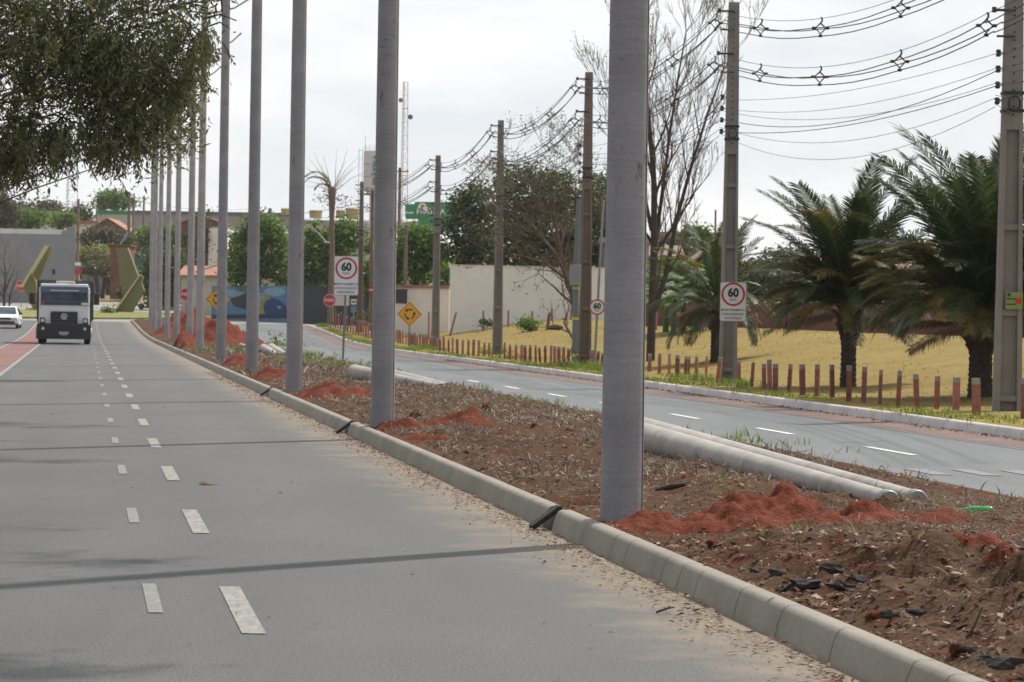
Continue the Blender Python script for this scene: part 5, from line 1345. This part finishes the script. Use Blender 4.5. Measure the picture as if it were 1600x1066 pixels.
# lattice masts
def mast(px, py_b, py_t, Y, wb, wt, label, mat, dishes=()):
    g = at(px, py_b, Y); H = at(px, py_t, Y).z - g.z; t = thing('lattice_mast', label, 'mast', g, 0, 'lattice radio masts'); mb = MB(); nseg = max(10, int(H/2.0))
    cs = lambda z, k: Vector(((wb+(wt-wb)*z/H)*math.cos(k*2*PI/3+.3)*.58, (wb+(wt-wb)*z/H)*math.sin(k*2*PI/3+.3)*.58, z))
    for k in range(3): mb.tube([cs(0, k), cs(H, k)], .05, 5)
    for i in range(nseg):
        z0_, z1_ = H*i/nseg, H*(i+1)/nseg
        for k in range(3): mb.tube([cs(z0_, k), cs(z1_, (k+1) % 3)], .022, 4); mb.tube([cs(z1_, k), cs(z1_, (k+1) % 3)], .03 if i % 5 else .07, 4)
    mb.build('lattice', mat, t)
    for (dx, py, r, dm) in dishes:
        z = at(px, py, Y).z - g.z; MB().lathe([(.02, .3), (r*.8, .12), (r, 0), (r*.9, -.02)], (dx, -.3, z), 16, 'Y').build('dish', dm, t, smooth=True)
    return t
mast(629, 400, 128, 420, 1.3, .75, 'slender red and white lattice radio mast right of the second pole', flat('mast_paint', (.42, .30, .28), .6, .3, .3), ((-.65, 157, .35, M['tile']), (.9, 183, .4, M['tankblue'])))
mast(110, 350, 175, 430, 2.0, 1.4, 'grey lattice radio mast behind the overhanging branches at the left', M['galv'])
# rooftop water tanks
for i, (px, py, w_, h_, m_, lab) in enumerate(((491, 332, 21, 9, 'tankyellow', 'ochre water tank on the roof left of the thin palm'), (530, 332, 15, 9, 'tankyellow', 'ochre water tank on the roof just right of the thin palm'), (549, 331, 22, 14, 'tankyellow', 'largest ochre water tank on the roof left of the far utility pole'), (446, 328, 20, 7, 'tankyellow', 'ochre water tank on the roof left of the third pole'), (419, 328, 6, 6, 'tankblue', 'small dark blue water tank on the roof between two poles'))):
    Y = 402; k = ppm(Y); q = at(px, py + h_/2 + 3, Y); t = thing('water_tank', lab, 'water tank', q + Vector((0, 3, 0)), 0, 'rooftop water tanks'); r = w_/k/2; H = h_/k + .3
    MB().lathe([(r*.9, 0), (r, H*.85), (r*.98, H*.9)], n=20).build('tank', M[m_], t, smooth=True)
    MB().lathe([(r*1.03, H*.9+.002), (r*.9, H*1.02), (.1, H*1.1)], n=20).build('lid', M['tankblue'] if m_ == 'tankblue' else M['cream'], t, smooth=True)
# right: brick wall and houses behind the palms
W5 = wall(950, 1230, 468, 474, 516, 121, 112, M['brick'], 'brick_wall', 'low raw brick wall behind the banana plants and small palm')
W6 = wall(1230.5, 1680, 474, 470, 524, 111.5, 84, M['brick'], 'brick_wall', 'low raw brick wall behind the two large date palms')
house(1085, 1150, 414, 500, 150, 384, M['brick'], M['oldtile'], 'brick house with a weathered tile roof behind the banana plants', ridge='gable', depth=9)
house(1015, 1062, 402, 470, 190, 384, M['brick'], M['oldtile'], 'low tiled house beside the tall leafless tree', depth=9)
house(1035, 1160, 368, 392, 400, 363, M['cream'], M['tile'], 'orange houses far on the horizon behind the leafless tree', depth=10, flatroof=True)
house(1420, 1470, 440, 500, 128, 408, M['brick'], M['oldtile'], 'brick house with tiled roof seen through the palm fronds', depth=8)
house(1480, 1640, 440, 500, 126, 410, M['brick'], M['tile'], 'house with terracotta roof behind the tallest palm', depth=8)
house(943, 1012, 380, 500, 165, 372, M['roofgrey'], M['roofgrey'], 'grey shed beyond the high white wall, behind the closest pole', depth=6, flatroof=True)
house(960, 1010, 372, 440, 380, 366, M['cream'], M['tile'], 'distant cream house right of the closest pole', depth=9)

# background poles
def wood_pole(px, pb, pt_, Y, r, label, arms=2, mat='wood'):
    g = at(px, pb, Y); H = at(px, pt_, Y).z - g.z; t = thing('wooden_pole', label, 'utility pole', g, 0, 'brown poles in the town')
    MB().tube([(0, 0, -1), (0, 0, H)], [r, r*.75], 9).build('shaft', M[mat], t, smooth=True)
    for k in range(arms):
        z = H - .35 - .8*k; a = MB().box((0, -r-.05, z), (1.5, .09, .1)).build('crossarm', M[mat], t)
        for x in (-.65, 0, .65): MB().lathe([(.05, 0), (.07, .08), (.03, .16)], (x, -r-.05, z+.05), 7).build('insulator', M['spacer'], a)
    return t
WP = [(120, 480, 311, 275, .19, 'brown pole with a red sign beside the large grey building', 0), (200, 430, 300, 330, .22, 'left of two tall brown poles standing close together', 1), (207, 430, 310, 345, .2, 'right of two tall brown poles standing close together', 1), (223, 440, 306, 380, .18, 'thin brown pole just left of the slim median poles', 1), (579, 508, 296, 176, .15, 'brown pole with a small red plate left of the second standing pole', 1), (622, 460, 262, 230, .18, 'dark brown pole just right of the second standing pole', 1), (633, 447, 355, 165, .14, 'short dark pole rising behind the pale pink wall', 0), (1117, 400, 328, 330, .16, 'lone thin pole on the horizon right of the leafless tree', 0), (1064, 420, 360, 200, .1, 'short thin pole among the banana plants', 0), (341, 480, 330, 300, .14, 'thin pole hidden near the fifth median pole', 1), (400, 430, 322, 420, .15, 'thin far pole near the fourth median pole', 1), (150, 400, 320, 440, .13, 'faint thin pole right of the left lattice mast', 1)]
for px, b, t_, Y, r, lab, ar in WP: wood_pole(px, b, t_, Y, r, lab, ar)
t = thing('red_plate', 'red square plate on the brown pole beside the grey building', 'sign', at(121.5, 424, 274.6)); MB().box((0, 0, 0), (.65, .03, .55)).build('panel', M['red'], t); MB().box((0, 0, .75), (.6, .03, .35)).build('upper_panel', M['signwhite'], t)
t = thing('red_disc_sign', 'small round red and white sign on the brown pole left of the second pole', 'sign', at(581, 453, 175.6)); MB().lathe([(.24, 0), (.24, .03)], (0, 0, 0), 20, 'Y').build('panel', M['red'], t); MB().box((0, -.01, 0), (.34, .02, .09)).build('white_bar', M['signwhite'], t)
# street-lamp like tubes on the thin palm / brown pole and town wires
def wire(pts, r, label, group='thin overhead wires of the town', S_=.0):
    a = at(*pts[0]); q = [at(*p_) - a for p_ in pts]
    if len(q) == 2: q = [x for x in sag(q[0], q[1], S_)]
    o = MB().tube(q, r, 5).build('overhead_wire', M['cable']); o.location = a; return tag(o, label, 'wire', group)
wire([(120, 366, 274), (200, 362, 328)], .10, 'thick sagging black cable between two brown poles at the left', S_=2.6)
for i, (p0, p1, s_) in enumerate((((120, 316, 274), (-60, 330, 260), .5), ((200, 303, 329), (340, 334, 300), .8), ((207, 312, 344), (400, 325, 420), .8), ((341, 333, 300), (562, 318, 172), .6), ((400, 326, 420), (579, 330, 176), 1.0), ((622, 345, 230), (680, 352, 122), .3), ((622, 330, 230), (579, 340, 176), .3))):
    wire([p0, p1], .02, ['thin wire from the brown pole out past the left edge', 'thin wire from the tall left brown pole across the slim poles', 'thin wire along the far warehouse roof', 'thin wire crossing behind the fourth and fifth poles', 'thin wire crossing above the cream building', 'thin wire from the dark brown pole to the pole by the diamond sign', 'thin wire between the two brown poles beside the second standing pole'][i], S_=s_)
t = thing('street_lamp', 'pale street lamp arm angled down from the brown pole near the thin palm', 'street lamp', at(478, 350, 184)); e = at(510, 378, 183) - at(478, 350, 184)
MB().tube([(0, 0, 0), e*.5 + Vector((0, 0, .1)), e], .035, 6).build('arm', M['galv'], t); MB().rbox((e.x+.15, e.y, e.z-.02), (.6, .25, .12), .04).build('lamp_head', M['roofwhite'], t)
t = thing('street_lamp', 'pale street lamp arm reaching right from the fifth median pole area', 'street lamp', at(305, 425, 215)); e = at(362, 412, 215) - at(305, 425, 215)
MB().tube([(0, 0, 0), e*.5 + Vector((0, 0, .12)), e], .07, 6).build('arm', M['cream'], t); MB().rbox((e.x+.2, e.y, e.z), (.7, .25, .12), .04).build('lamp_head', M['roofwhite'], t)

# ------------------------------------------------------------------ town trees
TR = [
 (735, 500, 168, [(722, 350, 30, 55), (745, 320, 30, 40), (752, 385, 35, 30), (725, 405, 26, 22)], 'lighter bushy tree at the left end of the high white wall', 'leaf_dark', 6500, .26),
 (840, 500, 172, [(815, 300, 42, 48), (870, 310, 45, 48), (800, 360, 55, 48), (905, 345, 38, 50), (850, 350, 60, 55), (930, 330, 25, 45), (800, 400, 70, 30), (880, 400, 70, 30), (940, 390, 30, 30)], 'massive dark green tree rising behind the high white wall', 'leaf_dark', 22000, .28),
 (950, 500, 178, [(945, 340, 25, 50), (935, 300, 20, 30)], 'dark tree peeping beside the closest pole', 'leaf_dark', 2600, .28),
 (400, 500, 214, [(385, 395, 32, 45), (420, 390, 32, 42), (405, 355, 26, 22), (440, 420, 26, 30), (375, 425, 22, 22), (420, 365, 22, 20)], 'broad bright green tree over the mural wall', 'leaf_mid', 8500, .32),
 (520, 500, 212, [(500, 400, 28, 42), (535, 395, 28, 45), (490, 370, 20, 22), (540, 362, 22, 22), (515, 430, 32, 22), (470, 425, 18, 26)], 'dark rounded tree above the charcoal wall', 'leaf_mid', 8500, .32),
 (650, 490, 168, [(650, 400, 38, 45), (675, 405, 28, 38), (620, 410, 22, 38), (655, 370, 26, 20)], 'rounded green tree behind the pale pink wall', 'leaf_mid', 7500, .26),
 (580, 490, 190, [(572, 435, 16, 28)], 'small green tree left of the second standing pole', 'leaf_mid', 1500, .28),
 (695, 490, 162, [(696, 432, 9, 18)], 'green bush between the pale pink wall and the high white wall', 'leaf_mid', 700, .24),
 (262, 480, 262, [(250, 420, 24, 36), (275, 430, 24, 40), (260, 455, 26, 34), (236, 440, 14, 40)], 'dense dark tree behind the slim median poles', 'leaf_dark', 6500, .36),
 (320, 450, 300, [(316, 375, 7, 42), (319, 345, 5, 22)], 'narrow dark cypress between the slim poles', 'leaf_dark', 1600, .3),
 (245, 420, 330, [(232, 372, 22, 24), (262, 372, 20, 22), (285, 380, 18, 20)], 'light green tree behind the slim poles below the grey warehouse', 'leaf_mid', 3200, .42),
 (155, 440, 318, [(150, 398, 28, 16), (130, 402, 18, 14)], 'yellow green bushy tree left of the right monument', 'leaf_pale', 3000, .36),
 (170, 440, 330, [(165, 372, 14, 18), (185, 380, 18, 20), (140, 375, 14, 20)], 'dark tangle of trees below the brick house', 'leaf_dull', 3000, .4),
 (160, 440, 312, [(152, 420, 30, 9), (185, 418, 18, 8)], 'pale leaved bush over the blue grey boundary wall', 'leaf_dull', 1800, .36),
 (178, 390, 480, [(178, 312, 24, 13), (165, 318, 14, 10), (195, 318, 14, 10)], 'round topped tree above the pale building at the upper left', 'leaf_mid', 3000, .6),
 (62, 380, 440, [(48, 328, 20, 10), (72, 330, 22, 13), (85, 340, 12, 10)], 'rusty brown topped tree above the large grey building', 'leaf_dull', 3200, .6),
 (45, 390, 345, [(38, 345, 22, 14), (55, 342, 18, 12), (30, 355, 14, 8)], 'green tree just above the roof of the large grey building', 'leaf_mid', 2800, .45),
 (8, 390, 330, [(5, 335, 18, 26), (18, 330, 12, 18), (2, 310, 10, 16)], 'tall olive tree at the far left edge above the grey building', 'leaf_dull', 3200, .42),
 (90, 390, 380, [(88, 344, 14, 9), (105, 345, 12, 9)], 'small green tree right of the white house above the grey building', 'leaf_mid', 1500, .45),
 (130, 390, 420, [(128, 335, 14, 14), (118, 345, 10, 10)], 'dark green tree beside the brown pole at the upper left', 'leaf_dark', 1700, .5),
 (1085, 420, 300, [(1085, 368, 22, 14), (1070, 378, 18, 12)], 'round green tree on the horizon right of the leafless tree', 'leaf_mid', 2000, .42),
 (1040, 430, 250, [(1040, 385, 18, 14), (1062, 392, 18, 12)], 'dull green trees behind the banana plants', 'leaf_dull', 1800, .38),
 (1225, 460, 190, [(1215, 420, 36, 34), (1250, 415, 30, 34), (1185, 430, 26, 30), (1290, 420, 36, 34)], 'dull green tree behind the left palm', 'leaf_dull', 3000, .36),
 (1400, 460, 170, [(1400, 412, 40, 40), (1440, 410, 34, 40), (1365, 420, 30, 34), (1400, 450, 40, 30)], 'green tree between the two large palms in the distance', 'leaf_dull', 4000, .36),
 (1585, 460, 160, [(1590, 420, 30, 34), (1630, 410, 34, 45)], 'green tree behind the thickest utility pole', 'leaf_dull', 2600, .36),
 (1195, 505, 136, [(1190, 445, 34, 26), (1240, 450, 34, 24)], 'low dense bush tree just behind the brick wall left of the palms', 'leaf_dull', 2600, .26),
 (1300, 505, 132, [(1290, 450, 40, 24), (1345, 455, 36, 22)], 'low dense bush tree just behind the brick wall at the left palm', 'leaf_dark', 2600, .26),
 (1430, 505, 128, [(1425, 455, 36, 24)], 'low bush tree behind the brick wall between the large palms', 'leaf_dull', 1600, .26),
 (1060, 505, 140, [(1050, 430, 36, 26), (1100, 435, 30, 26)], 'bushy green tree behind the banana plants', 'leaf_mid', 2200, .26),
 (600, 430, 330, [(600, 380, 24, 16), (575, 384, 18, 12)], 'green tree behind the second pole in the town', 'leaf_mid', 1600, .42),
]
random.seed(77)
for px, b, Y, bl, lab, mt, n, lf in TR: tree(px, b, Y, bl, lab, M[mt], n, lf)
# shrubs
for px, b, Y, bl, lab, mt, n, lf in (
 (170, 494, 224, [(170, 487, 7, 6)], 'small round shrub at the foot of the right monument', 'leaf_mid', 500, .2),
 (828, 514, 132, [(828, 508, 11, 7), (822, 503, 6, 5)], 'leafy green shrub in the field before the white wall', 'leaf_mid', 600, .16),
 (190, 472, 282, [(190, 455, 5, 14)], 'narrow dark shrub behind the right monument', 'leaf_dark', 500, .26),
 (435, 545, 100, [(427, 530, 5, 10), (434, 534, 4, 8)], 'wispy weed in the median right of the fourth pole', 'leaf_mid', 90, .1),
 (571, 505, 178, [(570, 497, 8, 8)], 'small shrub at the foot of the charcoal wall', 'leaf_dull', 400, .2),
 (174, 446, 320, [(172, 438, 6, 8)], 'dark bush before the blue grey boundary wall', 'leaf_dark', 400, .3),
 (770, 508, 146, [(760, 505, 8, 4)], 'dark weeds at the foot of the white wall', 'leaf_dark', 260, .16),
 (885, 512, 146, [(875, 508, 16, 4), (905, 508, 12, 4)], 'dark weeds at the right foot of the white wall', 'leaf_dark', 500, .16),
 (912, 578, 79, [(880, 571, 5, 5)], 'brownish weed by the verge kerb left of the conduit pole', 'leaf_dull', 160, .07)):
    tree(px, b, Y, bl, lab, M[mt], n, lf, name='shrub', group='shrubs and weeds', cat='shrub')
# logs in the dry field
for i, (px, py, L, lab) in enumerate(((733, 512, .9, 'pale log lying in the dry field before the white wall'), (868, 517, .7, 'dark log lying in the dry field left of the conduit pole'), (700, 513, .5, 'brown stump in the dry field beside the pole by the diamond sign'))):
    g = gnd(px, py); o = MB().tube([(-L/2, 0, .14), (0, .05, .18), (L/2, 0, .13)], [.11, .14, .10], 9).build('log', M['wood'] if i != 1 else M['bark'], smooth=True); o.location = g; tag(o, lab, 'log', 'logs in the dry field')
g = gnd(855, 516); o = MB().tube([(0, 0, -.1), (.06, 0, .5), (.10, 0, .85)], [.09, .08, .06], 8).build('tree_stump', M['barkdry'], smooth=True); o.location = g; tag(o, 'slanted brown stump standing in the dry field', 'stump')

# ------------------------------------------------------------------ roundabout monument
def slab(name, pts, Y, th, mat, t, o0, skew=0.0):
    P = [at(x, y, Y) - o0 for x, y in pts]
    MB().prism([(q.x, q.z) for q in P], P[0].y, P[0].y + th).build(name, mat, t)
o0 = at(190, 493, 232); t = thing('monument', 'right olive concrete monument of two crossed leaning slabs', 'monument', o0, 0, 'olive monuments on the roundabout')
slab('tall_slab', [(195, 493), (181, 387), (199, 387), (215, 430), (222, 452), (212, 470), (205, 493)], 232.8, .9, M['olive'], t, o0)
slab('short_slab', [(176, 493.5), (219, 430), (223.5, 433), (221, 442), (225, 454), (202, 494)], 231.5, .7, M['olive'], t, o0)
slab('sunlit_slab_edge', [(172, 494), (217.5, 429.5), (219.2, 430), (175.9, 494)], 231.2, 1.1, M['olivelit'], t, o0)
o0 = at(55, 492, 232); t = thing('monument', 'left olive concrete monument of two crossed leaning slabs behind the truck', 'monument', o0, 0, 'olive monuments on the roundabout')
slab('tall_slab', [(44, 443), (73, 384), (81, 386), (57, 447), (60, 492), (54, 480)], 232.8, .9, M['olive'], t, o0)
slab('short_slab', [(36, 449), (49, 428), (56, 440), (60, 492), (54, 488)], 231.5, .7, M['olive'], t, o0)
slab('sunlit_slab_edge', [(33, 446), (69.5, 384), (73.2, 384), (47, 428), (36.0, 449)], 231.2, 1.1, M['olivelit'], t, o0)
rock('boulder', 48, 487, (1.3, 1.0, .7), M['cream'], 'pale boulder at the foot of the left monument', 'boulder', None, 3.3, .3)

# ------------------------------------------------------------------ truck
g = at(99.5, 541, 122.5); g.z = T(g.x, g.y)
t = thing('dump_truck', 'white dump truck with black bumper driving towards the camera on the left road', 'truck', g, .152)
# local: x right in the picture, y away from the camera, z up; front face at y = 0
MB().rbox((0, 1.05, 1.78), (2.30, 1.9, 1.72), .12, 4).build('cab', M['truckwhite'], t, smooth=True)
o = MB().rbox((0, .95, 2.71), (2.16, 1.6, .14), .06).build('cab_roof', M['white'], t, smooth=True)
MB().rbox((.04, .75, 2.84), (.86, .8, .16), .07).build('roof_unit', M['cream'], t, smooth=True)
MB().add([(-1.08, .06, 1.80), (1.08, .06, 1.80), (1.06, .075, 2.38), (-1.06, .075, 2.38), (-1.08, .14, 1.80), (1.08, .14, 1.80), (1.06, .14, 2.38), (-1.06, .14, 2.38)], [(0, 1, 2, 3), (4, 5, 6, 7), (0, 1, 5, 4), (2, 3, 7, 6), (0, 3, 7, 4), (1, 2, 6, 5)]).build('windscreen', M['glass'], t)
MB().box((0, .055, 1.97), (2.12, .02, .03)).build('windscreen_bar', M['visor'], t)
MB().box((-.98, .05, 1.88), (.16, .02, .12)).build('red_sticker', M['red'], t)
MB().box((.92, .05, 1.87), (.3, .02, .10)).build('white_sticker', M['signwhite'], t)
v = MB().rbox((0, .03, 2.52), (2.18, .25, .30), .06).build('sun_visor', M['visor'], t, smooth=True)
MB().box((0, -.105, 2.47), (1.3, .02, .05)).build('visor_trim', M['roofwhite'], v)
MB().rbox((0, .02, 1.0), (1.22, .16, 1.02), .05).build('grille', M['plastic'], t)
mb = MB()
for k in range(6): mb.box((0, -.075, .66 + .16*k), (1.14, .03, .045))
mb.build('grille_bars', M['dump'], t)
MB().rbox((0, .06, .60), (2.46, .36, .72), .10, 4).build('bumper', M['plastic'], t, smooth=True)
e = MB(); ring(e, .115, .145, -.135, -.10, 1.28, 28); eo = e.build('emblem', M['chrome'], t)
mb = MB(); 
def bar(a, b, w_=.016):
    a, b = Vector((a[0], 0, a[1])), Vector((b[0], 0, b[1])); d = (b-a).normalized(); nn = Vector((-d.z, 0, d.x))*w_
    mb.add([(q.x, y, q.z+1.28) for y in (-.13, -.11) for q in (a-nn, b-nn, b+nn, a+nn)], [(0, 1, 2, 3), (4, 5, 6, 7), (0, 1, 5, 4), (1, 2, 6, 5), (2, 3, 7, 6), (3, 0, 4, 7)])
bar((-.05, .105), (0, .01)); bar((0, .01), (.05, .105)); bar((-.095, .065), (-.045, -.10)); bar((-.045, -.10), (0, -.01)); bar((0, -.01), (.045, -.10)); bar((.045, -.10), (.095, .065))
mb.build('emblem_letters', M['chrome'], eo)
for sg in (-1, 1):
    h = MB().rbox((sg*.98, -.02, 1.08), (.24, .2, .28), .06).build('headlight', M['plastic'], t, smooth=True)
    MB().lathe([(.085, 0), (.085, .04)], (sg*.97, -.15, 1.09), 18, 'Y').build('lens', M['lamp'], h)
    MB().lathe([(.07, 0), (.07, .04)], (sg*.95, -.15, .72), 18, 'Y').build('fog_light', M['lamp'], t)
    m_ = MB().rbox((sg*1.46, .0, 2.10), (.25, .14, .54), .05).build('mirror', M['plastic'], t, smooth=True)
    MB().tube([(sg*1.14, .2, 2.3), (sg*1.4, .1, 2.32)], .02, 6).build('mirror_arm', M['plastic'], m_); MB().tube([(sg*1.14, .2, 1.85), (sg*1.4, .1, 1.9)], .02, 6).build('mirror_arm', M['plastic'], m_)
    for y in (1.3, 5.2, 6.5):
        w_ = MB().lathe([(.40, -.14), (.48, -.12), (.48, .12), (.40, .14)], (sg*1.05, y, .48), 24, 'X').build('wheel', M['rubber'], t, smooth=True)
        MB().lathe([(.26, 0), (.22, .06), (.08, .10)], (sg*1.05 + (.13 if sg > 0 else -.235), y, .48), 16, 'X').build('rim', M['chrome'], w_)
    MB().box((sg*1.19, 1.3, 1.0), (.06, 1.2, .25)).build('mudguard', M['plastic'], t)
    MB().box((sg*1.14, .55, 1.7), (.06, .06, .8)).build('door_pillar', M['plastic'], t)
MB().box((0, -.14, .52), (.44, .02, .12)).build('number_plate', M['plate'], t)
text_mesh('••••••', .12, M['signwhite'], t, (0, -.13, .42), 'plate_dots', 1.0)
MB().box((0, 4.4, .72), (.9, 6.2, .25)).build('chassis', M['plastic'], t)
b = MB(); 
b.box((-1.21, 4.8, 2.0), (.08, 5.0, 1.9)); b.box((1.21, 4.8, 2.0), (.08, 5.0, 1.9)); b.box((0, 2.28, 2.05), (2.34, .08, 1.85)); b.box((0, 7.34, 1.95), (2.34, .08, 1.75)); b.box((0, 4.8, 1.08), (2.33, 4.9, .08))
for k in range(6):
    for sg in (-1, 1): b.box((sg*1.275, 2.6+.9*k, 2.0), (.05, .12, 1.8))
b.build('dump_body', M['dump'], t)

# ------------------------------------------------------------------ white car at the left edge
g = at(6.5, 520, 172); g.z = T(g.x, g.y)
t = thing('white_car', 'white car cut off by the left edge of the frame', 'car', g, .12)
P = [(0, .38), (.02, .62), (.12, .74), (.95, .92), (1.75, 1.38), (2.1, 1.45), (3.2, 1.42), (3.8, 1.0), (4.1, .92), (4.15, .4), (3.6, .24), (.5, .24)]
def shell(P, hw0, hw1, zmid):
    mb = MB(); vs = []; k = len(P)
    for sg in (-1, 1):
        for y, z in P: hw = hw0 if z <= zmid else hw0 + (hw1-hw0)*(z-zmid)/(1.45-zmid); vs.append((sg*hw, y, z))
    mb.add(vs, [tuple(range(k)), tuple(range(2*k-1, k-1, -1))] + [(i, (i+1) % k, k+(i+1) % k, k+i) for i in range(k)]); return mb
shell(P, .86, .62, .9).build('body', M['white'], t, bevel=.03)
MB().add([(-.70, 1.0, .955), (.70, 1.0, .955), (.57, 1.71, 1.37), (-.57, 1.71, 1.37)], [(0, 1, 2, 3)]).build('windscreen', M['glass'], t).location = (0, -.02, .025)
for sg in (-1, 1):
    MB().add([(sg*.865, 1.35, .95), (sg*.68, 1.85, 1.34), (sg*.68, 3.1, 1.34), (sg*.865, 3.5, .98)], [(0, 1, 2, 3)]).build('side_window', M['glass'], t)
    h = MB().rbox((sg*.64, .02, .66), (.34, .12, .17), .05).build('headlight', M['lamp'], t, smooth=True)
    m_ = MB().rbox((sg*.96, 1.25, .98), (.2, .12, .14), .04).build('mirror', M['black'], t)
    for y in (.75, 3.35):
        w_ = MB().lathe([(.24, -.1), (.31, -.09), (.31, .09), (.24, .1)], (sg*.78, y, .31), 22, 'X').build('wheel', M['rubber'], t, smooth=True)
        MB().lathe([(.2, 0), (.18, .03)], (sg*.78 + (.08 if sg > 0 else -.11), y, .31), 14, 'X').build('rim', M['chrome'], w_)
MB().rbox((0, -.01, .66), (.86, .1, .12), .03).build('grille', M['black'], t); MB().rbox((0, -.01, .42), (1.3, .08, .13), .03).build('air_intake', M['black'], t)
MB().box((0, -.06, .53), (.4, .02, .12)).build('number_plate', M['plate'], t)

# motorcycle behind the right monument
g = at(211, 483, 262); g.z = T(g.x, g.y) + .02
t = thing('motorcycle', 'white and black motorcycle partly hidden behind the right monument', 'motorcycle', g, 0)
for x in (-.65, .62):
    w_ = MB().lathe([(.22, -.05), (.30, -.045), (.30, .045), (.22, .05)], (x, 0, .3), 20, 'Y').build('wheel', M['rubber'], t, smooth=True); MB().lathe([(.05, -.06), (.05, .06)], (x, 0, .3), 10, 'Y').build('hub', M['chrome'], w_)
MB().rbox((-.02, 0, .55), (.6, .3, .36), .08).build('engine', M['plastic'], t); MB().rbox((.18, 0, .84), (.5, .28, .24), .1).build('tank', M['white'], t, smooth=True); MB().rbox((-.4, 0, .84), (.7, .26, .12), .05).build('saddle', M['black'], t)
mb = MB(); mb.tube([(.62, 0, .3), (.45, 0, 1.05)], .035, 7); mb.tube([(.45, -.35, 1.08), (.45, .35, 1.08)], .02, 6); mb.build('fork', M['chrome'], t); MB().rbox((.64, 0, .66), (.3, .16, .1), .03).build('mudguard', M['white'], t)

# ------------------------------------------------------------------ thin dusty air
def haze(density):
    m = bpy.data.materials.new('haze'); m.use_nodes = True; n = m.node_tree; n.nodes.clear()
    o_ = n.nodes.new('ShaderNodeOutputMaterial'); v = n.nodes.new('ShaderNodeVolumePrincipled')
    v.inputs['Color'].default_value = (.92, .94, .97, 1); v.inputs['Density'].default_value = density; v.inputs['Anisotropy'].default_value = .25
    n.links.new(v.outputs[0], o_.inputs['Volume'])
    o = MB().box((0, 1700, 39), (8600, 3700, 82)).build('haze', m); o['kind'] = 'stuff'
haze(.00013)
